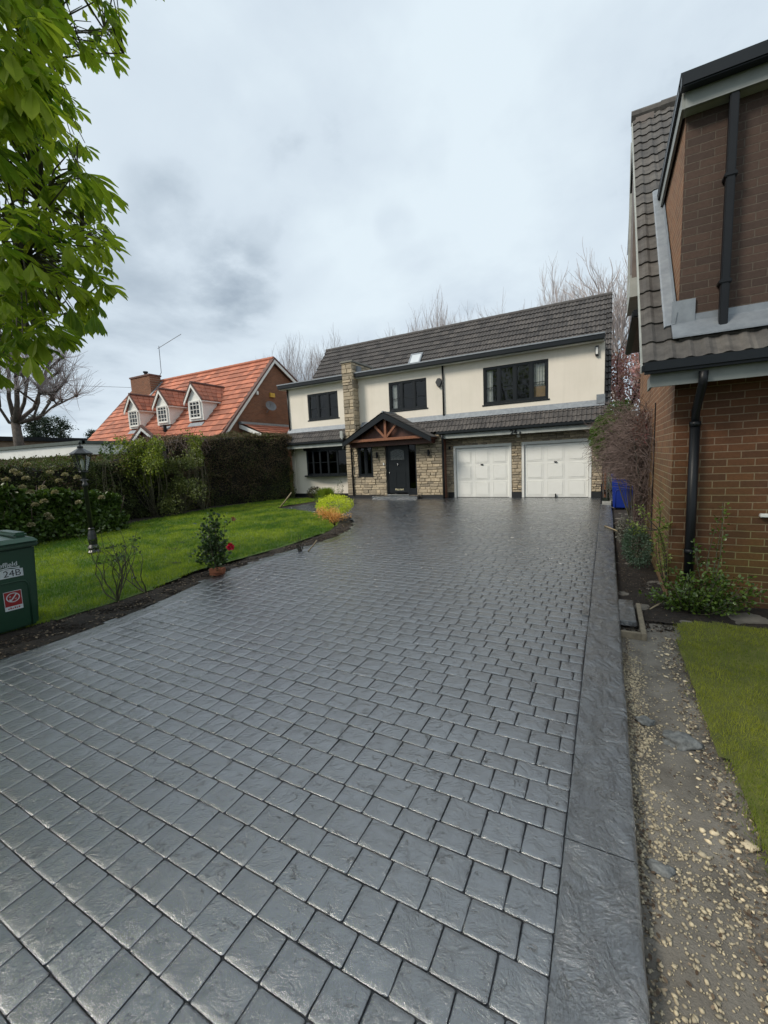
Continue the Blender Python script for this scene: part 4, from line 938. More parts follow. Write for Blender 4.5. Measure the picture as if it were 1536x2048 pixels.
dish = mb.build('satellite_dish', mat('dish_grey', (.16, .16, .165), .5), None); dish.parent = RH; dish.matrix_local = Matrix.Translation(Vector((gx+.22, 18.35, 4.9))-Vector(RH.location)) @ Matrix.Rotation(R_(62), 4, 'Y') @ Matrix.Rotation(R_(20), 4, 'X')
MB().tube([(gx-.1, 18.35, 4.6), (gx+.2, 18.35, 4.85)], .02, 6).build('dish_bracket', m_lead, RH)
MB().box(gx-.12, gx-.02, 18.7, 19.08, 5.5, 5.74).build('alarm_box', mat('alarm_yellow', (.62, .38, .05), .5), RH, bevel=.01)
MB().box(gx-.12, gx-.02, 17.62, 17.78, 5.52, 5.72).build('wall_lamp', m_white, RH, bevel=.02)
mb = MB(); A = (-27.3, 19.1, 7.7)
mb.tube([(-27.6, 19.0, 7.6), (-27.0, 19.1, 8.25), (-26.95, 19.1, 10.0)], .022, 6); mb.tube([(-27.1, 19.1, 9.85), (-24.6, 19.1, 10.35)], .018, 6)
mb.build('tv_aerial', m_lead, RH)
# flat-roofed garage beside it
GB = thing('flat_roof_garage', (-20, 9, 0), 'flat roofed garage with long white fascia behind the left hedge', 'garage')
c0 = (-17.0, 8.5); ang = R_(166)
mb = MB(); mb.box(-23, -17.15, 8.65, 14.5, 0, 2.35); mb.build('wall', m_brickR, GB)
mb = MB(); mb.box(-17.0, -16.95, 8.55, 14.6, 2.36, 2.74); mb.prism([(-17.0, 8.5), (-24.5, 7.5), (-24.5, 7.55), (-16.95, 8.56)], 'z', 2.36, 2.74)
for k in (1, 2): mb.box(-16.948, -16.942, 8.56, 14.6, 2.36+.125*k, 2.37+.125*k)
mb.build('white_fascia', m_white, GB)
mb = MB(); mb.box(-17.1, -16.9, 8.5, 14.66, 2.745, 2.86); mb.prism([(-16.9, 8.44), (-24.5, 7.42), (-24.5, 8.2), (-16.9, 8.6)], 'z', 2.744, 2.859); mb.build('roof_edge', mat('green_grey_edge', (.09, .11, .10), .7), GB)
mb = MB(); mb.box(-24, -17.1, 8.6, 14.6, 2.75, 2.8); mb.build('flat_roof', m_lead, GB)
# distant brown building far left
FB = thing('distant_bungalow', (-34, 12, 0), 'pale brown flat roofed building far behind the pollarded tree', 'building')
mb = MB(); mb.box(-46, -37.5, 10.5, 20, 0, 4.2); mb.build('wall', mat('tan_brick', (.22, .17, .12), .9, (.16, .12, .09), 4), FB); mb = MB(); mb.box(-46.2, -37.3, 10.3, 20.2, 4.2, 4.5); mb.build('roof_edge', m_dark, FB)
# =================================================================== GARDEN OBJECTS
# wheelie bin ------------------------------------------------------------
def wheelie(loc, rz, label, m_body, m_lid, sc=1.0, stickers=False):
    t = thing('wheelie_bin', loc, label, 'bin', rz=rz)
    # local: front faces +x, width along y, origin at ground centre
    def ring(z, x0, x1, w): return [(x0, -w, z), (x1, -w, z), (x1, w, z), (x0, w, z)]
    mb = MB(); lv = [(.04, -.24, .24, .235), (.30, -.27, .265, .25), (.9, -.33, .30, .275), (.935, -.335, .305, .28)]
    vs = []; [vs.extend(ring(*l)) for l in lv]
    fs = [(0, 3, 2, 1)]+[(i*4+k, i*4+(k+1) % 4, i*4+4+(k+1) % 4, i*4+4+k) for i in range(3) for k in range(4)]+[(12, 13, 14, 15)]
    mb.add(vs, fs); mb.build('body', m_body, t, bevel=.022, local=True, smooth=False)
    mb = MB()   # raised arch moulding on the front panel
    fx = lambda z: (.265+.035*(z-.3)/.6 if z > .3 else .24+.025*(z-.04)/.26)+.004
    arch = [(-.17, .06), (-.175, .5)]+[(-.175+.06*(1-math.cos(a)), .5+.07*math.sin(a)) for a in (0.5, 1.0, 1.57)]+[(.115+.06*math.sin(a), .5+.07*math.cos(a)) for a in (0, .6, 1.2)]+[(.175, .5), (.17, .06)]
    mb.tube([(fx(z), y, z) for y, z in arch], .009, 6); mb.build('front_moulding', m_body, t, True, local=True)
    mb = MB(); mb.box(-.36, .34, -.30, .30, .93, .975); mb.build('rim', m_body, t, bevel=.012, local=True)
    mb = MB(); mb.add([(-.37, -.31, .98), (.36, -.31, .98), (.36, .31, .98), (-.37, .31, .98), (-.34, -.27, 1.045), (.30, -.27, 1.03), (.30, .27, 1.03), (-.34, .27, 1.045)], [(0, 3, 2, 1), (4, 5, 6, 7), (0, 1, 5, 4), (1, 2, 6, 5), (2, 3, 7, 6), (3, 0, 4, 7)])
    lid = mb.build('lid', m_lid, t, bevel=.014, local=True)
    mb = MB(); mb.box(-.30, .24, .13, .25, 1.03, 1.085); mb.box(-.30, .24, -.25, -.13, 1.03, 1.085); mb.build('lid_rib', m_lid, lid, bevel=.02, local=True)
    mb = MB(); mb.tube([(-.40, -.25, .98), (-.42, -.25, 1.0), (-.42, .25, 1.0), (-.40, .25, .98)], .015, 8); mb.build('handle', m_body, t, True, local=True)
    for s in (-1, 1):
        mb = MB(); mb.tube([(-.28, s*.25, .1), (-.28, s*.295, .1)], .1, 20); w = mb.build('wheel', m_black, t, bevel=.01, local=True)
    if stickers:
        def onfront(y, z, h=.002):
            slope = math.atan2(.035, .6); x = .265+.035*(z-.3)/.6+h
            return Matrix.Translation((x, y, z)) @ Matrix.Rotation(slope, 4, 'Y') @ Matrix(((0, 0, 1, 0), (1, 0, 0, 0), (0, 1, 0, 0), (0, 0, 0, 1)))
        m_stw = mat('sticker_white', (.62, .66, .68), .5, (.5, .55, .57), 40); m_str = mat('sticker_red', (.30, .018, .02), .5, (.24, .015, .016), 20); m_ink = mat('ink_black', (.012, .012, .02), .5)
        def plate(name, y, z, w, hgt, m, par, h=.003):
            mb = MB(); mb.box(-w/2, w/2, -hgt/2, hgt/2, -.001, .001); me_o = mb.build(name, m, par, local=True); me_o.data.transform(onfront(y, z, h)); return me_o
        p = plate('number_label', .045, .665, .20, .085, m_stw, t)
        text_obj('number', '24B', .098, m_ink, p, onfront(.05, .665, .0045), .0006, 0)
        plate('number_label_blank', -.10, .652, .085, .083, m_gbinlid, p)
        m_ = text_obj('council_name', 'Sheffield', .066, m_stw, t, onfront(-.005, .765, .003), .0006, .0006)
        mb = MB()
        for k, zz0 in enumerate((.732, .713)):
            n = 14; mb.add([(-.12+.24*i/n, zz0+.005*math.sin(i*.9+k)+(-.007 if j else .004), 0) for i in range(n+1) for j in (0, 1)], [(2*i, 2*i+2, 2*i+3, 2*i+1) for i in range(n)])
        o = mb.build('wave_band', m_stw, t, local=True); o.data.transform(onfront(0, .722, .003) @ Matrix.Translation((0, -.722, 0)))
        s_ = plate('recycling_sticker', .03, .37, .155, .21, m_stw, t); plate('red_field', .03, .391, .145, .158, m_str, s_, .0045)
        mb = MB(); n = 28
        for r0, r1, yc, zc in ((.044, .052, 0, 0),):
            mb.add([(r*math.cos(2*math.pi*i/n)*1.12, r*math.sin(2*math.pi*i/n), 0) for i in range(n) for r in (r0, r1)], [(2*i, 2*i+1, (2*i+3) % (2*n), (2*i+2) % (2*n)) for i in range(n)])
        mb.add([(-.03, -.038, 0), (-.018, -.042, 0), (.04, .038, 0), (.030, .042, 0)], [(0, 1, 2, 3)]); mb.add([(-.036, -.015, 0), (-.03, -.04, 0), (-.012, -.038, 0), (-.018, -.018, 0)], [(0, 1, 2, 3)])
        for cx_, cy_ in ((-.026, .012), (.022, -.018)):
            for q in range(3):
                a = q*2.1; mb.add([(cx_+.011*math.cos(a), cy_+.011*math.sin(a), 0), (cx_+.011*math.cos(a+1.3), cy_+.011*math.sin(a+1.3), 0), (cx_+.005*math.cos(a+1.3), cy_+.005*math.sin(a+1.3), 0), (cx_+.005*math.cos(a), cy_+.005*math.sin(a), 0)], [(0, 1, 2, 3)])
        o = mb.build('tick_ring_symbol', m_stw, s_, local=True); o.data.transform(onfront(.03, .405, .0068))
        mb = MB()
        for k in range(6): mb.box(-.052+.018*k, -.04+.018*k, -.006, .006+.006*(k % 2), 0, .001)
        o = mb.build('faded_lettering', m_str, s_, local=True); o.data.transform(onfront(.03, .287, .0045))
    return t
wheelie((-5.90, 1.93, -.03), R_(-3), 'dark green wheelie bin marked 24B beside the lawn', m_gbin, m_gbinlid, stickers=True)
wheelie((.41, 13.75, -.06), R_(-92), 'bright blue wheelie bin under the brown climbing shrub', m_bbin, m_bbin)
# garden lamp post -------------------------------------------------------
LPX, LPY = -9.36, 4.66
LP = thing('garden_lamp_post', (LPX, LPY, 0), 'black Victorian style garden lamp post with glazed lantern standing on the left lawn', 'lamp post')
MB().lathe((LPX, LPY, 0), [(.115, 0), (.12, .05), (.09, .09), (.11, .14), (.075, .2), (.085, .27), (.09, .32), (.075, .42), (.05, .5), (.058, .53), (.04, .56)], 8).build('base', m_iron, LP, False)
MB().lathe((LPX, LPY, 0), [(.045, .55), (.036, 1.38), (.055, 1.40), (.055, 1.45), (.036, 1.47), (.034, 1.66), (.07, 1.68), (.08, 1.71)], 12).build('pole', m_iron, LP, True)
MB().tube([(LPX-.14, LPY, 1.53), (LPX+.14, LPY, 1.53)], .012, 8).build('ladder_bar', m_iron, LP)
mb = MB(); hb, ht = 1.72, 2.05; rb, rt = .08, .165
for k in range(6):
    a = math.pi/3*k; mb.tube([(LPX+rb*math.cos(a), LPY+rb*math.sin(a), hb), (LPX+rt*math.cos(a), LPY+rt*math.sin(a), ht)], .008, 6)
for r, z in ((rb, hb), (rt, ht)):
    mb.tube([(LPX+r*math.cos(math.pi/3*k), LPY+r*math.sin(math.pi/3*k), z) for k in range(7)], .01, 6)
ln = mb.build('lantern_frame', m_iron, LP)
MB().lathe((LPX, LPY, 0), [(rt+.035, ht), (rt+.03, ht+.02), (.075, ht+.10), (.05, ht+.12), (.055, ht+.155), (.03, ht+.17), (.012, ht+.19), (.022, ht+.22), (.02, ht+.24), (.004, ht+.265)], 6).build('lantern_roof', m_iron, LP)
mb = MB(); mb.lathe((LPX, LPY, 0), [(rb-.004, hb+.01), (rt-.006, ht-.005)], 6, cap=False); mb.build('lantern_glass', m_glassclear, ln)
MB().lathe((LPX, LPY, 0), [(.02, 1.72), (.022, 1.80), (.03, 1.86), (.028, 1.92), (.01, 1.96)], 10).build('bulb', mat('frosted_bulb', (.75, .75, .72), .3), ln, True)
# bricks under the camellia ----------------------------------------------
def brick(loc, rz, label):
    me_b = MB(); L2, W2, H2 = .1075, .05, .065
    t = MB(); x = [-L2, -.075, -.035, -.018, .018, .035, .075, L2]; 
    # brick with three through-holes: built from butted pieces
    t.box(-L2, L2, -W2, -.02, 0, H2); t.box(-L2, L2, .02, W2, 0, H2)
    for a, b in ((-L2, -.075), (-.037, -.019), (.019, .037), (.075, L2)): t.box(a, b, -.02, .02, 0, H2)
    t.box(-.075, .075, -.02, .02, 0, .02)
    o = t.build('brick', mat('orange_brick', (.25, .09, .045), .85, (.24, .085, .045), 25), None); o.location = loc; o.rotation_euler = (0, 0, rz)
    tag(o, label, 'brick', 'loose bricks by the camellia')
bx, by = at_ground(434, 1150)[:2]
brick((bx-.06, by+.06, -.02), R_(10), 'loose brick lying in the soil under the perforated brick by the camellia')
brick((bx+.02, by, .05), R_(22), 'perforated orange brick resting on top of another brick by the camellia')
# drain slab with timber frame ------------------------------------------
DS = thing('drain_cover', (.2, 4.83, 0), 'square grey slab drain cover with weathered timber surround at the kerb', 'drain cover')
MB().box(.137, .275, 4.50, 5.15, -.05, .004).build('slab', m_band, DS, bevel=.006)
mb = MB(); mb.box(.30, .345, 4.27, 5.15, -.13, -.02); fb_ = mb.build('side_board', mat('weathered_timber', (.25, .21, .15), .85, (.15, .125, .09), 20, bscale=60), DS, bevel=.004)
MB().box(.137, .299, 4.27, 4.31, -.13, -.02).build('end_board', MATS['weathered_timber'], DS, bevel=.004)
MB().box(.137, .298, 4.312, 5.15, -.12, -.10).build('chamber', m_interior, DS)
MB().box(-.20, -.139, 4.505, 5.145, .001, .006).build('edge_channel', m_band, DS)
# gravel strip stones -----------------------------------------------------
ICO = None
def stones_obj(name, P, S, m, seed=0, flat_=.6, var=None, **tags):
    bm = bmesh.new(); bmesh.ops.create_icosphere(bm, subdivisions=1, radius=1); T = np.array([v.co[:] for v in bm.verts]); F = np.array([[v.index for v in f.verts] for f in bm.faces]); bm.free()
    n = len(P); k = len(T); a = rng.random(n)*6.28; ca, sa = np.cos(a), np.sin(a)
    sc = np.column_stack([S*(.8+.5*rng.random(n)), S*(.6+.4*rng.random(n)), S*flat_*(.6+.5*rng.random(n))])
    jit = 1+.22*rng.normal(size=(n, k, 1)); V = T[None]*jit*sc[:, None, :]
    V = np.stack([V[..., 0]*ca[:, None]-V[..., 1]*sa[:, None], V[..., 0]*sa[:, None]+V[..., 1]*ca[:, None], V[..., 2]], -1)+np.asarray(P)[:, None, :]
    FF = (F[None]+(np.arange(n)*k)[:, None, None]).reshape(-1, 3)
    if var is None: var = rng.random(n)
    return link(name, fast_mesh(name, V.reshape(-1, 3), FF, np.repeat(var, len(F))), m, **tags)
P = []; S = []
while len(P) < 8500:
    y = .7+(4.4-.7)*random.random()**1.25; x = .135+random.random()*.55
    if y < 1.7: x = .135+random.random()*1.0
    e = max(0, 1-(x-.14)/.16); q = mnoise.noise(Vector((x*3.2, y*1.3, 4)))
    dens = .07+.8*e*(.55+q)+1.2*max(0, q)+(.18 if y < 2.0 else 0)
    if y > 3.6: dens *= .7*(4.6-y)
    if random.random() > dens: continue
    P.append((x, y, -.084+.02*mnoise.fractal(Vector((x*2.2, y*2.2, -.085)), .9, 2.1, 4)+.002)); S.append(random.choice([.002, .003, .0035, .0045, .006, .009]))
stones_obj('gravel', np.array(P), np.array(S), m_gravel, flat_=.75, label='cream and buff gravel scattered on the dirt strip beside the drive', cat='gravel', kind='stuff')
P = []; S = []
for i in range(340):
    y = 1.0+3.4*random.random(); x = .50+.05*random.gauss(0, 1)+(.1 if y < 1.9 else 0)+.03*math.sin(y*3); P.append((x, y, -.078)); S.append(random.choice([.005, .007, .010, .014, .018])*(1.1 if y < 2.2 else .75))
stones_obj('pebbles', np.array(P), np.array(S), mat('pale_pebble', (.55, .47, .33), .7, (.38, .32, .23), 14, var=True), label='larger pale stones edging the right lawn', cat='pebbles', kind='stuff')
for i, (px, py_, r, lab) in enumerate(((1362, 1482, .10, 'flat ridged grey rock embedded in the gravel strip by the mossy lawn'), (1290, 1440, .05, 'rough grey lump of concrete nearest the drain cover'), (1322, 1735, .045, 'small rough grey lump beside the kerb in the gravel'), (1500, 1690, .03, 'pale rounded stone at the edge of the right lawn'))):
    c = at_ground(px, py_, -.075); mb = MB(); mb.blob((c[0], c[1], -.082), r, i+3, .26, (1.0, .8, .42), 3)
    mb.build('rock', m_rock if i < 3 else MATS['pale_pebble'], None, True, label=lab, cat='rock', group='rocks in the gravel strip')
# debris: dead leaves / bark chips on the soils
def ground_pts(poly, n, z, fn=None):
    poly = np.array(poly); lo, hi = poly.min(0), poly.max(0); out = np.zeros((0, 2))
    while len(out) < n:
        Q = lo+(hi-lo)*rng.random((n*2, 2)); out = np.vstack([out, Q[poly_in([tuple(p) for p in poly], Q)]])
    out = out[:n]; return np.column_stack([out, np.full(n, z)])
strip = [(-5.02, .8), (-4.9, 2.0), (-5.0, 2.95), (-5.32, 4.33), (-5.44, 5.9), (-5.32, 6.95), (-5.44, 8.1), (-5.9, 9.2), (-6.9, 10.5), (-7.2, 10.6), (-6.2, 9.1), (-5.8, 8.0), (-5.75, 6.9), (-5.8, 5.9), (-5.75, 4.4), (-5.6, 3.2), (-5.6, 2.0), (-5.8, .8)]
Pd = ground_pts(strip, 1700, -.012); Pd[:, 2] += .02*rng.random(len(Pd))-.01
right_soil = [(.14, 4.3), (.6, 4.6), (.6, 11), (.14, 11)]
Pr = ground_pts(right_soil, 1500, -.07); Pr[:, 2] += .02*rng.random(len(Pr))
Pe = np.vstack([ground_pts([(.46, 1.2), (.64, 1.2), (.60, 4.6), (.45, 4.6)], 900, -.07), ground_pts([(.14, .8), (.6, 1.2), (.55, 4.6), (.14, 4.4)], 420, -.076), ground_pts([(.14, .8), (.19, .8), (.2, 4.4), (.14, 4.4)], 500, -.074)]); 
PP = np.vstack([Pd, Pr, Pe]); D = np.column_stack([rng.normal(size=(len(PP), 2)), rng.normal(size=len(PP))*.25])
leaf_obj('leaf_litter', PP, D, np.where(np.arange(len(PP)) < len(Pd), .010+.028*rng.random(len(PP)), .006+.017*rng.random(len(PP))), m_dead, None, up=(0, 0, 1), var=rng.random(len(PP))**2, label='dead leaves and bark bits littering the bare soil borders', cat='leaf litter', kind='stuff')
P = ground_pts(strip, 5200, -.02); stones_obj('soil_clods', P, .006+.014*rng.random(len(P))**2, m_soil, label='dark crumbly soil clods in the border along the drive', cat='soil', kind='stuff')
P = ground_pts(right_soil, 2600, -.08); stones_obj('soil_clumps', P, .006+.014*rng.random(len(P))**2, m_soil, label='dark soil clumps in the bed beneath the brick house wall', cat='soil', kind='stuff')
m_dsoil = grid_sheet('soil_bed', [(.125, 4.75), (.66, 4.75), (3.0, 5.0), (3.0, 5.5), (.66, 5.6), (.66, 14), (.125, 14)], -.07, m_soil, .04, .025, 3.0, kind='structure')
# =================================================================== PLANT BUILDERS
def sprig_plant(name, base, label, cat, stems, leafm, stemm, lsize=(.03, .05), per=26, spread=.03, wid=1.1, group=None, stem_r=.006, tmpl=OVAL, skip=.25):
    """stems: list of polylines (3-D points); leaves set along their outer part"""
    t = thing(name, base, label, cat, group); mb = MB(); P = []; D = []
    for st in stems:
        pts = [Vector(p) for p in st]; mb.tube(pts, [stem_r*(1-.75*i/max(1, len(pts)-1)) for i in range(len(pts))], 5)
        segs = [(pts[i], pts[i+1]) for i in range(len(pts)-1)]; tot = sum((b-a).length for a, b in segs)
        for k in range(per):
            s = (skip+(1-skip)*random.random())*tot
            for a, b in segs:
                l = (b-a).length
                if s <= l: break
                s -= l
            p = a+(b-a)*min(1, s/l if l else 0); r = Vector((random.gauss(0, 1), random.gauss(0, 1), random.gauss(0, .7)))
            P.append(p+r*spread); D.append((b-a).normalized()*.6+r*.9)
    mb.build('stems', stemm, t); leaf_obj('foliage', [tuple(p) for p in P], [tuple(d) for d in D], lsize[0]+(lsize[1]-lsize[0])*rng.random(len(P)), leafm, t, tmpl=tmpl, wid=wid)
    return t
def curve_stem(a, b, bend=.15, n=6, seed=None):
    a, b = Vector(a), Vector(b); off = Vector((random.gauss(0, 1), random.gauss(0, 1), random.gauss(0, .5)))*bend*(b-a).length
    return [a.lerp(b, i/n)+off*math.sin(math.pi*i/n) for i in range(n+1)]
def grow(mb, p, d, length, r, depth, rs, up=.3, ang=.5, kids=3, ratio=.68, segs=4, wob=.12, sides=4, tips=None):
    pts = [p.copy()]; dd = d.copy()
    for i in range(segs):
        dd = (dd+Vector((rs.gauss(0, wob), rs.gauss(0, wob), rs.gauss(0, wob)+up*.12))).normalized(); pts.append(pts[-1]+dd*length/segs)
    mb.tube(pts, [max(r, .0035)*(1-.45*i/segs) for i in range(segs+1)], sides if r > .02 else 3)
    if depth == 0:
        if tips is not None: tips.append((pts[-1], dd))
        return
    for k in range(kids):
        f = .35+.65*(k+1)/kids; idx = min(segs, max(1, round(f*segs))); a = rs.uniform(0, 6.28); th = ang*rs.uniform(.6, 1.25)
        u = dd.orthogonal().normalized(); w = dd.cross(u); nd = (dd*math.cos(th)+(u*math.cos(a)+w*math.sin(a))*math.sin(th)); nd.z += up*.3; nd.normalize()
        grow(mb, pts[idx], nd, length*ratio*rs.uniform(.8, 1.15), r*.55*(1.1 if k == kids-1 else .9), depth-1, rs, up, ang, kids, ratio, segs, wob, sides, tips)
# ---- lawn border plants -------------------------------------------------
c = at_ground(436, 1148); cx_, cy_ = c[0], c[1]
st = []
for i in range(34):
    h = random.uniform(.22, 1.0); a = random.uniform(0, 6.28); r = .36*math.sin(min(1, h/.7)*math.pi*.8)+.03
    st.append(curve_stem((cx_-.06, cy_+.05, 0), (cx_-.10+r*math.cos(a)*random.random(), cy_+.05+r*math.sin(a)*random.random(), h), .06))
cam_p = sprig_plant('camellia', (cx_, cy_, 0), 'young camellia with glossy dark leaves and one red flower in the left border', 'shrub', st, leafmat('camellia_leaf', (.02, .05, .016), (.075, .125, .035), .12, .35, .4), m_stem, (.035, .065), 27, .035, 1.4, skip=.42)
def flower(par, c, r, m, n=22):
    u = unit(rng.normal(size=(n, 3))); return leaf_obj('flower', np.array(c)+u*r*.3, u, r*(.7+.5*rng.random(n)), m, par, wid=1.8)
fx = at_Y(461, 1093, cy_-.08); flower(cam_p, fx, .05, m_redflower, 40); fx = at_Y(466, 1038, cy_); flower(cam_p, fx, .03, leafmat('faded_bloom', (.2, .08, .06), (.35, .15, .1)), 14)
def shrub_ball(name, c, r, label, leafm, n, ls, stem_h=.2, cat='shrub', wid=1.1, stems=8, group=None, shell=.5, stemm=None, sr=.008, root=None):
    root = root or (c[0], c[1])
    t = thing(name, (root[0], root[1], 0), label, cat, group); mb = MB()
    for k in range(stems):
        u = unit(rng.normal(size=3)); mb.tube(curve_stem((root[0], root[1], -.02), (c[0]+u[0]*r[0]*.8, c[1]+u[1]*r[1]*.8, c[2]+u[2]*r[2]*.6), .08), [sr*(1-.12*i) for i in range(7)], 5)
    mb.build('stems', stemm or m_stem, t); P, u = ellipsoid_pts(n, c, r, shell); leaf_obj('foliage', P, u+rng.normal(size=u.shape)*.6, ls[0]+(ls[1]-ls[0])*rng.random(n), leafm, t, wid=wid); return t
c = at_ground(664, 1040); g0 = at_Y(664, 1012, c[1]); shrub_ball('lime_maple', (-6.66, 9.5, .47), (.56, .45, .27), 'low rounded lime green maple shrub at the curve of the lawn', m_lime, 3800, (.03, .055), wid=.7)
c = at_ground(674, 1068)
st = []
for i in range(22):
    a = random.uniform(0, 6.28); r = random.uniform(.1, .33); st.append([(-5.5, 7.85, 0), (-5.53, 7.86, .2), (-5.56+.4*r*math.cos(a), 7.88+.4*r*math.sin(a), .34), (-5.6+1.35*r*math.cos(a), 7.9+1.2*r*math.sin(a), .40+.22*random.random())])
sprig_plant('orange_maple', (c[0], c[1], 0), 'small Japanese maple with pale orange young leaves beside the drive curve', 'shrub', st, m_orange, m_barkdark, (.02, .045), 90, .035, .8, skip=.62)
# bare straggly shrub near the bin
def straggly(px, py_, hgt, spread_px, label, n=9, leaves=7, seed=1, group=None):
    rs = random.Random(seed); c = at_ground(px, py_); t = thing('bare_shrub', (c[0], c[1], 0), label, 'shrub', group); mb = MB(); tips = []
    for k in range(n):
        a = rs.uniform(0, 6.28); th = rs.uniform(.25, .85); d = Vector((math.sin(th)*math.cos(a), math.sin(th)*math.sin(a), math.cos(th)))
        grow(mb, Vector((c[0], c[1], -.02)), d, hgt*.55, .011, 2, rs, .55, .55, 2, .72, 5, .16, 5, tips)
    mb.build('stems', m_stem, t); P = []; D = []
    for p, d in tips:
        if rs.random() < .55:
            for q in range(leaves): v = Vector((rs.gauss(0, 1), rs.gauss(0, 1), rs.gauss(.2, .6))); P.append(tuple(p+v*.012)); D.append(tuple(v))
    if P: leaf_obj('foliage', P, D, .03+.03*rng.random(len(P)), leafmat('rose_leaf', (.04, .07, .03), (.10, .14, .06), .25), t)
    return t
straggly(236, 1200, .85, 0, 'straggly almost leafless shrub with spreading grey stems in the border near the bin', 8, 6, 4)
straggly(292, 1183, .62, 0, 'thin bare shrub with a few upright stems to the right of the straggly one', 3, 3, 5)
c = at_ground(600, 1102); sprig_plant('twiggy_shrub', (c[0], c[1], 0), 'small twiggy shrub of upright stems at the lawn edge near the orange maple', 'shrub', [curve_stem((c[0]+random.gauss(0, .02), c[1]+random.gauss(0, .02), -.02), (c[0]+random.gauss(-.02, .09), c[1]+random.gauss(0, .08), random.uniform(.15, .36)), .1) for _ in range(14)], leafmat('dull_leaf', (.03, .04, .02), (.08, .08, .04)), m_barkdark, (.012, .025), 7, .01)
c = at_ground(637, 1008); shrub_ball('small_shrub', (c[0], c[1], .18), (.25, .2, .16), 'small thin twiggy shrub with sparse leaves left of the lime maple', m_shrub, 260, (.02, .04))
# planting below the bow window
shrub_ball('dark_shrub', (-12.0, 15.6, .28), (.34, .28, .28), 'low dark reddish green shrub under the bow window', leafmat('dark_red_leaf', (.035, .03, .018), (.08, .07, .03)), 900, (.035, .06))
t = thing('grass_clump', (-11.35, 15.6, 0), 'bright green spiky grass clump under the bow window', 'plant'); n = 900
P = np.column_stack([-11.35+rng.normal(size=n)*.16, 15.6+rng.normal(size=n)*.14, np.zeros(n)]); D = np.column_stack([rng.normal(size=(n, 2))*.35, np.ones(n)]); leaf_obj('foliage', P, D, .3+.25*rng.random(n), m_grass, t, tmpl=NEEDLE, wid=.35)
shrub_ball('thin_shrub', (-10.75, 15.9, .45), (.16, .14, .42), 'thin wispy shrub against the render between bow window and chimney', m_shrub, 170, (.03, .05))
for i, (a, b) in enumerate((((560, 1015), (583, 985)), ((616, 1103), (634, 1080)))):
    pa, pb = at_ground(*a), at_ground(*b); pb = at_Y(b[0], b[1], pa[1]+.1); mb = MB(); mb.tube([tuple(pa), tuple((pa+pb)/2+np.array([.03, 0, .02])), tuple(pb)], [.025 if i == 0 else .012]*3, 6)
    mb.build('cut_branch', mat('pale_branch', (.3, .24, .15), .8), None, True, label=['cut branch leaning up from the lawn near the hedge end', 'short pale stick standing in the border near the twiggy shrub'][i], cat='branch', group='cut sticks on the lawn')
# =================================================================== HEDGES
def hedge(name, label, path, hfun, depth, n, leafm, ls, core=True, lump=.18, cat='hedge', frm=0.0, twigs=0):
    t = thing(name, (path[0][0], path[0][1], 0), label, cat); P = []; D = []
    seg = [(Vector((*a, 0)), Vector((*b, 0))) for a, b in zip(path, path[1:])]; Ls = [(b-a).length for a, b in seg]; T = sum(Ls)
    def at(s):
        for (a, b), l in zip(seg, Ls):
            if s <= l: d = (b-a)/l; return a+d*s, Vector((d.y, -d.x, 0))
            s -= l
        a, b = seg[-1]; d = (b-a).normalized(); return b, Vector((d.y, -d.x, 0))
    for k in range(n):
        s = random.random()*T; p, nrm = at(s); h = hfun(s/T); u = random.random()
        if u < .70: z = h*random.random(); off = 0; out = nrm+Vector((0, 0, .2))
        else: z = h; off = -depth*random.random(); out = Vector((0, 0, 1))+nrm*.2
        nz = mnoise.noise(Vector((s*1.4, z*1.7, 3)))+.5*mnoise.noise(Vector((s*4, z*4, 8))); jit = lump*nz+random.gauss(0, .035)-random.random()**2*.12
        q = p+nrm*(off+(jit if u < .7 else 0)); q.z = max(.02, z+(jit if u >= .7 else 0)-(.12*(1-min(1, (h-z)/.25))**2 if u < .7 else 0))
        P.append(tuple(q)); r = Vector((random.gauss(0, .8), random.gauss(0, .8), random.gauss(0, .8))); D.append(tuple(out+r))
    # end cap
    if core:
        mb = MB(); m = 26; 
        V = []
        for i in range(m+1):
            p, nrm = at(T*i/m); h = hfun(i/m)
            for (o, z) in ((-.14, -.1), (-.16, .5*h), (-.2, h-.2), (-.35, h-.1), (-depth+.1, h-.12), (-depth, -.1)):
                q = p+nrm*(o+.05*mnoise.noise(Vector((i*.7, z, 1)))); V.append((q.x, q.y, z+.05*mnoise.noise(Vector((i, o, 2)))))
        F = [(i*6+k, (i+1)*6+k, (i+1)*6+k+1, i*6+k+1) for i in range(m) for k in range(5)]+[tuple(range(6)), tuple(m*6+k for k in range(6))]
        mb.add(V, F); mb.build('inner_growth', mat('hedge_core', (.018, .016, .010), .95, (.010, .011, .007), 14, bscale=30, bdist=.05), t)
    v = np.clip(np.array([.5+.9*mnoise.noise(Vector(p)*1.3) for p in P])*.6+.4*rng.random(len(P)), 0, 1)
    P = np.array(P); D = np.array(D); S = ls[0]+(ls[1]-ls[0])*rng.random(len(P))
    if isinstance(leafm, tuple):
        bro = np.array([mnoise.noise(Vector(p)*.8+Vector((0, 0, 5)))+.35*(p[2]-1.6) for p in P])+.35*rng.normal(size=len(P)) > frm
        leaf_obj('foliage', P[~bro], D[~bro], S[~bro], leafm[0], t, var=v[~bro]); leaf_obj('dry_foliage', P[bro], D[bro], S[bro], leafm[1], t, var=v[bro])
    else: leaf_obj('foliage', P, D, S, leafm, t, var=v)
    return t
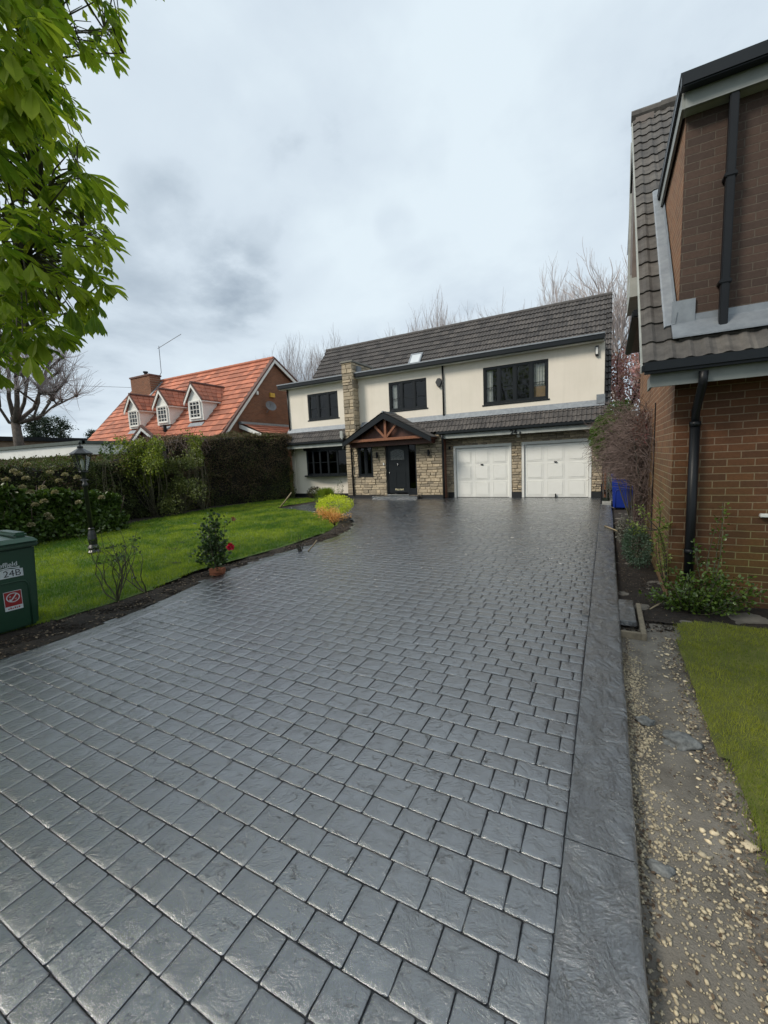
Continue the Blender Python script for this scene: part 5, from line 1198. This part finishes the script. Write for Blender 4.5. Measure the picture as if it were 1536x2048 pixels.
hedge('clipped_hedge', 'tall clipped hedge with brown dead patches next to the house corner', [(-14.7, 10.4), (-15.15, 12.6), (-13.42, 15.9), (-15.2, 16.8)], lambda s: 3.05-.35*max(0, 1-s*5)+.06*math.sin(s*19), 2.2, 42000, (m_hedge, m_hedgeb), (.035, .07), lump=.26, frm=-.16)
hedge('mixed_hedge', 'lower dark green mixed hedge behind the lamp post', [(-12.6, .6), (-13.2, 3.2), (-13.9, 5.6), (-14.7, 8.2), (-14.9, 10.7)], lambda s: 2.12+.10*math.sin(s*9)+.05*math.sin(s*31), 1.8, 46000, (m_hedge, m_hedgeb), (.035, .075), lump=.36, frm=.34)
# bare climber stems over the hedge shoulder
t = thing('dead_climber', (-14.6, 11.0, 0), 'tangle of pale bare climber stems hanging over the left shoulder of the clipped hedge', 'climber'); mb = MB(); rs = random.Random(5)
for k in range(34):
    p = Vector((-14.75+rs.gauss(0, .25), 11.0+rs.gauss(0, .7), 2.75+rs.gauss(0, .12))); pts = [p.copy()]; d = Vector((.5+rs.gauss(0, .3), rs.gauss(0, .5), .3))
    for i in range(7): pts.append(pts[-1]+d.normalized()*.16); d += Vector((rs.gauss(0, .25), rs.gauss(0, .3), -.38))
    mb.tube(pts, .007, 3)
mb.build('stems', m_twig, t)
# yellow-green shrubs rising above the hedge
def loose_shrub(name, c, r, label, leafm, n, ls, k=9, seed=1, cat='shrub'):
    rs = random.Random(seed); t = thing(name, (c[0], c[1], 0), label, cat); mb = MB(); PP = []; DD = []
    for i in range(k):
        u = Vector((rs.gauss(0, .55), rs.gauss(0, .5), rs.uniform(-1, .9))); cc = (c[0]+u.x*r[0], c[1]+u.y*r[1], max(.2, c[2]+u.z*r[2])); q = rs.uniform(.25, .5)
        P, uu = ellipsoid_pts(n//k, cc, (r[0]*q, r[1]*q, r[2]*q), .15); PP.append(P); DD.append(uu+rng.normal(size=uu.shape)*.8)
        for j in range(2): mb.tube(curve_stem((c[0]+rs.gauss(0, .1), c[1], 0), (cc[0]+rs.gauss(0, .15), cc[1], cc[2]+r[2]*q*rs.random()), .1), [.012, .01, .009, .008, .007, .006, .004], 4)
    for j in range(14):
        a = Vector((c[0]+rs.gauss(0, .4)*r[0], c[1], c[2]+.4*r[2])); b = a+Vector((rs.gauss(0, .4)*r[0], rs.gauss(0, .3), rs.uniform(.3, .75)*r[2])); st_ = curve_stem(tuple(a), tuple(b), .1); mb.tube(st_, .006, 3)
        P = np.array([list(st_[rs.randrange(7)]) for _ in range(22)])+rng.normal(size=(22, 3))*.035; PP.append(P); DD.append(rng.normal(size=(22, 3))+np.array([0, 0, .5]))
    mb.build('stems', m_stem, t); P = np.vstack(PP); D = np.vstack(DD); leaf_obj('foliage', P, D, ls[0]+(ls[1]-ls[0])*rng.random(len(P)), leafm, t); return t
def shrub_at(px, py_, Y, r, label, m, n, ls, name='tall_shrub', **k):
    c = at_Y(px, py_, Y); return shrub_ball(name, tuple(c), r, label, m, n, ls, **k)
m_olive = leafmat('olive_leaf', (.06, .085, .02), (.20, .22, .06), .2, .5)
c = at_Y(292, 915, 9.3); loose_shrub('tall_shrub', (c[0], c[1]+.1, c[2]-.15), (.85, .6, .85), 'bushy yellow green shrub rising above the hedge in front of the white fascia', m_yellowleaf, 4200, (.05, .10), 12, 3)
c = at_Y(350, 960, 10.0); loose_shrub('loose_shrub', (c[0], c[1]+.1, 1.3), (1.0, .6, .95), 'loose olive and brown shrub growing in the dip between the two hedges', m_olive, 3600, (.045, .09), 12, 5)
c = at_Y(396, 915, 11.0); loose_shrub('ivy_clump', (c[0], c[1], 2.2), (.35, .3, .75), 'bright ivy like clump climbing the left end of the clipped hedge', m_yellowleaf, 1000, (.05, .09), 7, 7, 'plant')
shrub_at(212, 900, 7.4, (.16, .15, .26), 'single leafy shoot sticking up above the mixed hedge', m_shrub, 90, (.06, .1), name='leafy_shoot')
c = at_Y(60, 900, 4.2)
# hydrangea bank on the far left
t = thing('hydrangea', (-11.8, 3.6, 0), 'hydrangea bank with dried cream flower heads below the hedge on the left', 'shrub'); mb = MB(); P = []; D = []
heads = [(100, 945), (130, 950), (155, 955), (60, 985), (45, 975), (70, 1010), (85, 975), (110, 985), (157, 1005), (28, 943), (36, 948), (52, 957), (55, 930), (203, 995), (95, 1030), (62, 1050), (100, 1037), (12, 960), (118, 962), (88, 1003)]
rs = random.Random(3)
for i in range(12000):
    y = rs.uniform(.8, 7.2); h = 2.1*(1-.09*(y-2))*(.88+.3*mnoise.noise(Vector((y*1.3, 0, 0)))); z = rs.random()**.8*h; x = -12.75-.14*(y-3.6)+1.0*(1-z/2.1)*rs.random()**.5+.2*mnoise.noise(Vector((y*2, z*2, 0)))
    P.append((x, y, z)); D.append((rs.gauss(.5, .7), rs.gauss(0, .7), rs.gauss(.1, .6)))
for i in range(50):
    y = rs.uniform(.9, 7); b = (-12.6-.14*(y-3.6), y, 0); mb.tube(curve_stem(b, (b[0]+rs.uniform(0, .7), y+rs.gauss(0, .3), rs.uniform(.8, 1.6)), .1), .01, 4)
mb.build('stems', m_twig, t); leaf_obj('foliage', P, D, .07+.07*rng.random(len(P)), m_shrub, t, wid=1.3)
for (px, py_) in heads:
    r_ = ray(px, py_); tt = (-12.15+rs.uniform(-.15, .15))/r_[0]; c = np.array([0, 0, EYE])+r_*tt
    u = unit(rng.normal(size=(110, 3))); u[:, 2] = np.abs(u[:, 2])*.9-.2; leaf_obj('flower_head', c+u*.055, u+rng.normal(size=u.shape)*.8, .03+.015*rng.random(110), m_cream, t, wid=1.8)
# =================================================================== RIGHT-HAND PLANTS
rs = random.Random(11)
# brown tangle of climbing shrub on the neighbour's wall
t = thing('climbing_shrub', (.45, 11, 0), 'big tangle of bare purple brown twigs spilling off the brick house side wall', 'shrub')
mb = MB()
def tang(c, r, n, mb, rad=.004, seg=7, ln=.8):
    for _ in range(n):
        u = Vector((rs.gauss(0, 1), rs.gauss(0, 1), rs.gauss(0, 1))).normalized()*rs.random()**.4; p = Vector((c[0]+u.x*r[0], c[1]+u.y*r[1], c[2]+u.z*r[2]))
        if p.x > .60: p.x = 1.2-p.x
        if p.z < 1.2: p.x = max(p.x, min(.6, .054*p.y))
        d = Vector((rs.gauss(-.35, .6), rs.gauss(-.2, .7), rs.gauss(.0, .7))).normalized(); pts = [p.copy()]
        for i in range(seg):
            pts.append(pts[-1]+d*ln/seg); d = (d+Vector((rs.gauss(0, .28), rs.gauss(0, .28), rs.gauss(-.12, .28)))).normalized()
            if pts[-1].x > .61: pts[-1].x = .6
            if pts[-1].z < 1.1: pts[-1].x = max(pts[-1].x, min(.6, .050*pts[-1].y))
            if pts[-1].z < -.05: pts[-1].z = -.05
        mb.tube(pts, [rad*(1-.5*i/seg) for i in range(seg+1)], 3)
tang((.34, 11.6, 1.85), (.36, 1.6, .62), 900, mb, .005); tang((.44, 9.8, 1.4), (.18, 2.0, 1.0), 1000, mb, .0045); tang((.5, 8.3, 1.3), (.12, 1.2, 1.25), 420, mb, .004); tang((.44, 10.3, .3), (.2, 2.2, .5), 400, mb, .006); tang((.5, 8.8, 1.95), (.1, 1.5, .4), 300, mb, .004, ln=.5)
mb.build('twigs', m_twig, t)
mb = MB()
for k in range(12): mb.tube(curve_stem((.52, 7.6+k*.38, -.08), (.45+rs.uniform(-.1, .1), 7.9+k*.38, rs.uniform(1, 2.4)), .05), .014, 5)
mb.build('stems', m_barkdark, t)
P, u = ellipsoid_pts(420, (.48, 8.6, 1.95), (.13, 1.5, .32), .2); P[:, 0] = np.minimum(P[:, 0], .6); leaf_obj('bud_foliage', P, u, .02+.02*rng.random(420), leafmat('red_bud', (.14, .04, .045), (.3, .12, .12)), t)
shrub_ball('evergreen_shrub', (-.02, 11.6, 1.95), (.36, .9, .55), 'fresh green leafy shrub top reaching in front of the right end of the garage', leafmat('fresh_leaf', (.05, .10, .02), (.16, .24, .05), .3, .5), 6500, (.03, .06), cat='shrub', root=(.5, 11.8))
shrub_ball('evergreen_shrub', (.28, 13.9, 2.5), (.4, 1.2, .5), 'darker green bush behind the leafy shrub below the pink blossom tree', m_shrub, 2400, (.04, .07), root=(.5, 14.2))
t = shrub_ball('hanging_sprays', (-.28, 13.9, 1.45), (.16, .6, .4), 'few thin leafy sprays hanging beside the right garage door', m_shrub, 150, (.03, .05), stems=5, root=(.35, 14.2))
shrub_ball('low_shrub', (.42, 7.3, .18), (.2, .75, .3), 'low blue green bushy shrub at the foot of the brick house side wall', leafmat('blue_green_leaf', (.03, .065, .04), (.09, .15, .09), .15), 3800, (.018, .035), wid=.8)
shrub_ball('low_shrub', (.36, 8.7, .15), (.2, .9, .28), 'grey twiggy ground bush beyond the blue green shrub', leafmat('grey_leaf', (.07, .075, .06), (.17, .17, .14), .1), 1300, (.018, .035))
# euonymus-like evergreen at the corner
st = []; bx0, by0 = .80, 5.25
for i in range(52):
    a = rs.uniform(0, 6.28); r = rs.uniform(.1, .5)**1.0; st.append(curve_stem((bx0+.1*math.cos(a), by0-.02, -.08), (bx0+r*1.05*math.cos(a)+.08, min(5.42, by0+.24*r*2*math.sin(a)-.06), rs.uniform(.02, .42)), .12))
for (px_, py_, Y, n_) in ((1448, 1005, 5.35, 3), (1392, 1080, 5.38, 2), (1515, 1170, 5.3, 3), (1500, 1205, 5.2, 3), (1345, 1135, 5.3, 2), (1320, 1170, 5.4, 2)):
    c = at_Y(px_, py_, Y)
    for q in range(n_): st.append(curve_stem((bx0+.15, by0, .0), (c[0]+rs.gauss(0, .02), c[1], c[2]-.03*q), .07))
sprig_plant('corner_evergreen', (bx0, by0, 0), 'glossy green evergreen shrub growing round the foot of the black drainpipe', 'shrub', st, leafmat('glossy_leaf', (.035, .075, .015), (.16, .24, .04), .2, .25, .6), m_stem, (.022, .045), 42, .02, 1.15, skip=.2)
st = []
for (px_, py_, Y) in ((1275, 1012, 5.6), (1258, 1045, 5.9), (1262, 1062, 5.8), (1316, 1000, 5.5), (1340, 1050, 5.45)):
    c = at_Y(px_, py_, Y); m_c = at_Y(1318, 1060, 5.5); st += [curve_stem(tuple(m_c), tuple(c), .06), curve_stem((.6, 5.45, .1), tuple(m_c), .05)]
t = sprig_plant('yellow_spray_shrub', (.6, 5.45, 0), 'yellow green arching sprays in front of the left corner of the brick house', 'shrub', st, leafmat('spray_leaf', (.12, .17, .03), (.34, .40, .10), .3, .35), m_barkdark, (.02, .04), 55, .016, .9, skip=.25)
c1 = at_ground(1318, 1272-12, -.05); 
for i, (a, b) in enumerate((((1300, 1218), (1345, 1192)), ((1210, 1052), (1235, 1062)))):
    pa, pb = at_ground(*a, -.03 if i == 0 else .015), at_ground(*b, .02); mb = MB(); mb.tube([tuple(pa), tuple(pb)], [.008, .006] if i == 0 else [.02, .012], 6); mb.build('stick', MATS['pale_branch'], None, True, label=['long thin grey stick lying on the soil by the corner evergreen', 'short yellowish stick lying across the right kerb'][i], cat='stick')
# metal gate between garage and shrub
G = thing('side_gate', (.05, 16.2, 0), 'dark slatted gate between the garage wall and the blue bin', 'gate')
for k in range(6): MB().box(-.12+.1*k, -.08+.1*k, 16.18, 16.22, 0, 1.55).build('slat', m_wooddark if False else mat('dark_gate', (.07, .06, .055), .7), G)
MB().box(-.14, .46, 16.23, 16.26, 1.2, 1.28).build('rail', MATS['dark_gate'], G); MB().box(-.14, .46, 16.23, 16.26, .2, .28).build('rail', MATS['dark_gate'], G)
mb = MB(); mb.box(-.13, .12, 14.2, 15.2, -.06, -.005); mb.build('paving_slab', m_conc, None, label='pale concrete slab beside the kerb end near the gate', cat='slab')
MB().box(-.16, -.12, 14.3, 14.34, 0, .62).build('post', m_black, None, label='thin black post at the end of the right kerb by the garage', cat='post')
# =================================================================== TREES
def bare_tree(name, base, h, label, seed, m=None, ang=.42, kids=4, depth=4, r=.12, up=.9, ratio=.66, group='bare trees behind the house'):
    rs2 = random.Random(seed); t = thing(name, base, label, 'tree', group); mb = MB(); b = Vector(base)
    top = b+Vector((rs2.gauss(0, .2), 0, h*.38)); mb.tube([tuple(b), tuple(b.lerp(top, .5)), tuple(top)], [r*1.2, r, r*.8], 8); mb.build('trunk', m_bark, t, True)
    mb = MB()
    for k in range(7):
        a = k*.9+rs2.uniform(-.4, .4); th = rs2.uniform(.1, .55); d = Vector((math.sin(th)*math.cos(a), math.sin(th)*math.sin(a), math.cos(th)))
        grow(mb, b.lerp(top, rs2.uniform(.7, 1)), d, h*.36, r*.55, depth, rs2, up, ang, kids, ratio, 4, .09, 5)
    mb.v = [(x, y, z) for x, y, z in mb.v]
    mb.build('branches', m or m_barkpale, t); return t
specs = [((-27.0, 33, 0), 13.6, 'pale bare tree behind the gap between the red roof and the cream house', 1), ((-24.0, 34, 0), 13.0, 'bare tree just left of the grey roof behind the cream house', 2), ((-20.6, 32, 0), 13.0, 'bare tree rising over the left end of the grey roof', 3),
         ((-14.2, 31, 0), 13.0, 'bare tree rising behind the middle of the grey roof', 4), ((-10.9, 30, 0), 13.5, 'taller twin of the bare trees behind the middle of the roof', 5), ((-9.0, 31, 0), 13.2, 'bare tree standing just right of the roof middle', 6), ((-3.1, 29, 0), 13.2, 'spreading bare tree above the right part of the grey roof', 7)]
for i, (b, h, lab, sdd) in enumerate(specs): bare_tree('bare_tree', b, h*(.80 if i not in (3, 4, 5) else .76), lab, sdd, ang=.42)
bare_tree('bare_tree', (.9, 24, 0), 8.9, 'large bare tree seen in the gap between the two houses', 12, m_barkpale, .5, 4, 4, .17, .6, .68)
# magnolia in the gap
t = thing('blossom_tree', (.6, 19.5, 0), 'pink blossom tree in the gap between the cream house and the brick house', 'tree'); mb = MB(); rs2 = random.Random(9); tips = []
mb.tube([(.6, 19.5, 0), (.6, 19.5, 3.0)], [.09, .07], 7); mb.build('trunk', m_barkdark, t); mb = MB()
for k in range(7):
    a = k*.9; grow(mb, Vector((.6, 19.5, 2.9)), Vector((math.sin(.6)*math.cos(a), math.sin(.6)*math.sin(a), .8)), 1.7, .035, 2, rs2, .5, .5, 3, .7, 4, .12, 4, tips)
mb.build('branches', m_barkdark, t); P, u = ellipsoid_pts(3400, (.65, 19.5, 4.25), (1.15, 1.15, 1.3), .25); leaf_obj('blossom', P, u+rng.normal(size=u.shape)*.7, .05+.06*rng.random(3400), m_pink, t, wid=1.5)
shrub_ball('garden_bush', (.6, 18.5, 2.0), (1.0, .9, .8), 'dark green bush beneath the pink blossom tree', m_shrub, 1500, (.06, .1))
# pollarded tree far left
c = at_dist(38, 880, 27); bx_, by_ = c[0], c[1]
t = thing('pollarded_tree', (bx_, by_, 0), 'knobbly pollarded tree with fine shoots on the far left beyond the hedge', 'tree'); mb = MB(); rs2 = random.Random(21)
mb.tube([(bx_, by_, 0), (bx_-.05, by_, 3.2), (bx_-.1, by_, 4.5)], [.27, .21, .17], 10); mb.build('trunk', m_bark, t, True); mb = MB(); kn = MB(); sh = MB()
depth_dir = Vector((CR[0][0], CR[1][0], 0)).normalized()
for (px_, py_, rad, mx, my) in ((35, 700, .26, 32, 800), (10, 690, .22, 8, 790), (98, 722, .2, 80, 810), (110, 775, .17, 95, 830), (122, 800, .13, 105, 825), (78, 775, .14, 78, 830), (58, 740, .2, 52, 800), (-20, 780, .16, 10, 840)):
    pts = [(bx_-.1, by_, 4.2), tuple(at_dist(mx*.7+12, my+6, 27+rs2.uniform(-1, 1))), tuple(at_dist(px_, py_, 27+rs2.uniform(-1.5, 1.5)))]
    pp = [tuple(p) for p in smooth_path([p for p in pts], 4)] if False else pts
    v = [Vector(p) for p in pts]; pts = [v[0], v[0].lerp(v[1], .55), v[1], v[1].lerp(v[2], .5)+Vector((rs2.gauss(0, .15), 0, 0)), v[2]]
    mb.tube(pts, [rad*.55, rad*.46, rad*.4, rad*.34, rad*.3], 8)
    for q in range(3):
        e = v[2]+Vector((rs2.gauss(0, .35), rs2.gauss(0, .35), rs2.gauss(0, .25))) if q else v[2]
        if q: mb.tube([v[2].lerp(v[1], .25*q), e], [rad*.35, rad*.3], 6)
        mb.blob(tuple(e), .12, q, .2, (1, 1, 1), 1)
        for s_ in range(44):
            d = Vector((rs2.gauss(.15, .6), rs2.gauss(0, .6), rs2.gauss(.55, .5))).normalized(); L_ = rs2.uniform(.7, 1.9); e2 = e+d*L_*.5; e3 = e2+(d+Vector((0, 0, .45))).normalized()*L_*.5; sh.tube([e, e2, e3], [.012, .008, .005], 3)
mb.build('limbs', m_bark, t, True); sh.build('shoots', m_barkpale, t)
# evergreens on the horizon at the left
def conifer(px_, pyb, ptop, d, wpx, label, seed, kind='pine'):
    rs2 = random.Random(seed); b = at_dist(px_, pyb, d); top = at_dist(px_, ptop, d)[2]; w = wpx/FPX*d*.9
    t = thing(kind+'_tree', (b[0], b[1], 0), label, 'tree', 'evergreens on the skyline'); mb = MB(); mb.tube([(b[0], b[1], 0), (b[0], b[1], top*.97)], [.25, .04], 6)
    P = []; D = []; z0 = 1.5
    for k in range(26):
        f = k/26; z = z0+(top-z0)*f; a = rs2.uniform(0, 6.28); l = w*(1-f*.75)*rs2.uniform(.45, 1.0)
        e = Vector((b[0]+l*math.cos(a), b[1]+l*math.sin(a), z+.25*l)); mb.tube([(b[0], b[1], z-.1), tuple(e)], [.05, .02], 4)
        for q in range(150):
            s = .35+.65*rs2.random(); c_ = Vector((b[0], b[1], z)).lerp(e, s); P.append((c_.x+rs2.gauss(0, .16*w), c_.y+rs2.gauss(0, .16*w), c_.z+rs2.gauss(0, .09*w))); D.append((rs2.gauss(0, 1), rs2.gauss(0, 1), rs2.gauss(.4, .7)))
    mb.build('trunk', m_barkdark, t); leaf_obj('crown', P, D, .12+.14*rng.random(len(P)), m_everg, t, wid=.6); return t
conifer(75, 885, 832, 46, 34, 'dark pine on the skyline right of the pollarded tree', 1); conifer(95, 885, 834, 48, 34, 'second dark pine overlapping the first on the skyline', 2); conifer(124, 885, 838, 50, 34, 'paler rounded evergreen on the skyline nearest the lamp', 3)
conifer(183, 885, 862, 52, 24, 'small spiky dark conifer low on the skyline left of the red roof', 4, 'conifer'); conifer(205, 885, 868, 54, 14, 'smallest conifer beside the left end of the red roof', 5, 'conifer')
# power line
a = at_dist(-60, 752, 30); b = at_dist(262, 775, 36); mb = MB(); mb.tube([tuple(a), tuple((a+b)/2-np.array([0, 0, .15])), tuple(b)], .013, 4); mb.build('overhead_wire', m_black, None, label='thin overhead wire running to the red house chimney', cat='wire')
# =================================================================== HORSE CHESTNUT
CT = thing('chestnut_tree', (-6.6, .4, 0), 'horse chestnut tree with fresh bright green hand shaped leaves overhanging from the left', 'tree')
XR_T = [(-1700, 850), (-1200, 680), (-755, 500), (-400, 380), (-150, 285), (0, 262), (50, 262), (100, 262), (130, 258), (140, 165), (185, 172), (220, 182), (300, 198), (360, 200), (400, 235), (450, 245), (500, 240), (550, 248), (590, 226), (640, 225), (660, 165), (705, 140), (735, 95), (760, 0), (820, -60), (900, -200)]
def xr(y):
    for (y0, x0), (y1, x1) in zip(XR_T, XR_T[1:]):
        if y0 <= y <= y1: return x0+(x1-x0)*(y-y0)/(y1-y0)
    return -9999
def notch(x, y):   # open sky inside the top of the crown, between the main mass and the hanging spray
    return y < 135 and y > -20 and 108 < x < 150+(135-y)*.12 and mnoise.noise(Vector((x*.03, y*.03, 0))) < .35
hubs = []; rs3 = random.Random(33)
n_in = n_out = 0
while n_in < 700:
    y = rs3.uniform(-40, 760); x = rs3.uniform(-40, 262)
    if x > xr(y)-24+16*mnoise.noise(Vector((y*.035, 1, 2))) or notch(x, y): continue
    far = (x > 140 and y < 180) or (y < 330 and x > 95)
    edge = (xr(y)-x)/200
    d = rs3.uniform(4.2, 6.2) if far else rs3.uniform(2.5, 5.0)
    if mnoise.noise(Vector((x*.017, y*.017, d*.5))) < -.16 and y > 120 and x > 95: continue
    p = at_dist(x, y-16, d); hubs.append((Vector(p), far)); n_in += 1
while n_out < 1300:
    y = rs3.uniform(-1650, 800); x = rs3.uniform(-1700, 800)
    if -40 < y < 760 and x > -40: continue
    if x > xr(y)-30: continue
    if x > -40 and -110 < y < -40 and x > 262: continue
    p = at_dist(x, y, rs3.uniform(3.0, 6.5))
    if p[2] < 2.3 or p[2] > 9.5 or p[1] < -2.5: continue
    hubs.append((Vector(p), True)); n_out += 1
def to_px(p):
    c = CR.T @ (np.array(p)-np.array([0, 0, EYE])); return (None, None) if c[2] > -.05 else (768+FPX*c[0]/-c[2], 1024-FPX*c[1]/-c[2])
n_cr = 0
while n_cr < 3600:      # the rest of the crown, all round the trunk
    u = Vector((rs3.gauss(0, 1), rs3.gauss(0, 1), rs3.gauss(0, 1))).normalized(); k = .45+.55*rs3.random()**.55
    k *= 1+.22*mnoise.noise(u*2.2); p = Vector((-6.7+u.x*k*4.4, .5+u.y*k*4.4, 5.3+u.z*k*3.4))
    if p.z < 2.1 or p.length < 2.6: continue
    x, y = to_px(p)
    if x is not None and y > -45 and x > -45 and (x > -45 and x > (xr(y) if y < 900 else -9999)-26): continue
    if x is not None and x > -45 and -45 < y: continue
    hubs.append((p, True)); n_cr += 1
trunk_top = Vector((-6.5, .5, 3.2)); mb = MB(); mb.tube([(-6.6, .4, -.1), (-6.58, .42, 1.2), (-6.5, .5, 3.2), (-6.3, .6, 5.0)], [.34, .27, .24, .19], 14); mb.build('trunk', m_bark, CT, True)
mb = MB(); nodes = []
limbs = []
for (x, y, d) in ((120, 620, 3.6), (170, 560, 4.0), (60, 690, 3.4), (150, 470, 3.8), (90, 400, 3.6), (140, 330, 4.2), (60, 250, 4.0), (110, 180, 4.8), (60, 80, 4.6), (205, 60, 5.4), (230, 100, 5.2), (30, 500, 3.2), (-100, 300, 4), (-200, -200, 5), (-300, 500, 4), (0, -300, 5), (150, -500, 5.5), (-500, 0, 5), (-600, 500, 4.5), (-200, -800, 6), (200, -1000, 6), (420, -800, 5), (500, -1200, 4.5), (330, -450, 5.5), (-100, -1300, 4.5)):
    e = Vector(at_dist(x, y, d)); 
    s = Vector((-6.45, .5, min(4.9, max(2.4, e.z*.75)))); n = 12; sag = Vector((rs3.gauss(0, .1), rs3.gauss(0, .1), .35)); pts = [s.lerp(e, i/n)+sag*math.sin(math.pi*i/n)*.9+Vector((rs3.gauss(0, .03), rs3.gauss(0, .03), rs3.gauss(0, .03))) for i in range(n+1)]
    mb.tube(pts, [.036*(1-i/n)**1.1+.004 for i in range(n+1)], 6); nodes += pts[3:]
for k in range(26):
    u = Vector((rs3.gauss(0, 1), rs3.gauss(0, 1), rs3.gauss(.2, .7))).normalized(); e = Vector((-6.7+u.x*3.8, .5+u.y*3.8, max(2.6, 5.3+u.z*2.9))); x, y = to_px(e)
    if x is not None and x > -60 and y > -60: continue
    s_ = Vector((-6.5, .5, min(4.9, max(2.4, e.z*.75)))); n = 10; pts = [s_.lerp(e, i/n)+Vector((0, 0, .35))*math.sin(math.pi*i/n) for i in range(n+1)]; mb.tube(pts, [.06*(1-i/n)+.006 for i in range(n+1)], 6); nodes += pts[3:]
NA = np.array([list(p) for p in nodes])
for k, (p, far) in enumerate(hubs):
    q = NA[np.argmin(np.linalg.norm(NA-np.array(p), axis=1))]
    if np.linalg.norm(q-np.array(p)) < .55: Q = Vector(q); mb.tube([Q, Q.lerp(p, .5)+Vector((0, 0, .06)), p+Vector((0, 0, .02))], [.007, .0045, .003], 3)
mb.build('branches', m_stem, CT)
# palmate leaves: 5-7 drooping obovate leaflets
T_leaf = np.array([(0, 0, 0), (-.055, .25, .01), (-.15, .58, .02), (-.155, .80, .012), (0, 1.0, -.03), (.155, .80, .012), (.15, .58, .02), (.055, .25, .01), (0, .30, -.015), (0, .62, -.02), (0, .84, -.03)])
F_leaf = [(0, 8, 1, 1), (1, 8, 9, 2), (2, 9, 10, 3), (3, 10, 4, 4), (0, 7, 8, 8), (7, 6, 9, 8), (6, 5, 10, 9), (5, 4, 10, 10)]
V = []; F = []; var = []
for k_hub, (p, far) in enumerate(hubs):
    out_ = Vector((p.x+6.0, p.y-.8, 0)); 
    if out_.length < .1: out_ = Vector((1, 0, 0))
    out_ = (out_.normalized()+Vector((rs3.gauss(0, .5), rs3.gauss(0, .5), 0))).normalized(); side = Vector((0, 0, 1)).cross(out_).normalized()
    n = rs3.choice([5, 5, 6, 7]); size = rs3.uniform(.085, .18)*(.9 if far else 1)*(1.25 if k_hub >= n_in else 1); droop = rs3.uniform(.1, 1.05); v0 = min(1, max(0, rs3.gauss(.5, .25))); tw = rs3.gauss(0, .3)
    for k in range(n):
        a = (k-(n-1)/2)*R_(rs3.uniform(150, 200))/(n-1)+rs3.gauss(0, .07)+tw; hd = out_*math.cos(a)+side*math.sin(a); dr = droop+rs3.gauss(0, .12)+.15*abs(a)
        d = (hd*math.cos(dr)-Vector((0, 0, 1))*math.sin(dr)).normalized(); nrm = (hd*math.sin(dr)+Vector((0, 0, 1))*math.cos(dr)).normalized(); xx = d.cross(nrm); L_ = size*(1-.28*abs(k-(n-1)/2)/((n-1)/2)); cu = rs3.uniform(.05, .25)
        b = len(V)
        for tx, ty, tz in T_leaf: V.append(tuple(p+xx*tx*L_+d*ty*L_+nrm*(tz-cu*ty*ty*.5+.04*abs(tx)*4)*L_))
        for f in F_leaf: F.append([b+i for i in f]); var.append(min(1, max(0, v0+rs3.gauss(0, .06))))
V = np.array(V)-np.array(CT.location); quads = []; vq = []; tris = []; vt = []
me = bpy.data.meshes.new('crown'); me.from_pydata(V.tolist(), [], [tuple(dict.fromkeys(f)) for f in F]); me.update(); at_ = me.attributes.new('var', 'FLOAT', 'FACE'); at_.data.foreach_set('value', np.array(var, dtype=np.float32)); link('crown', me, m_chest, CT, False)
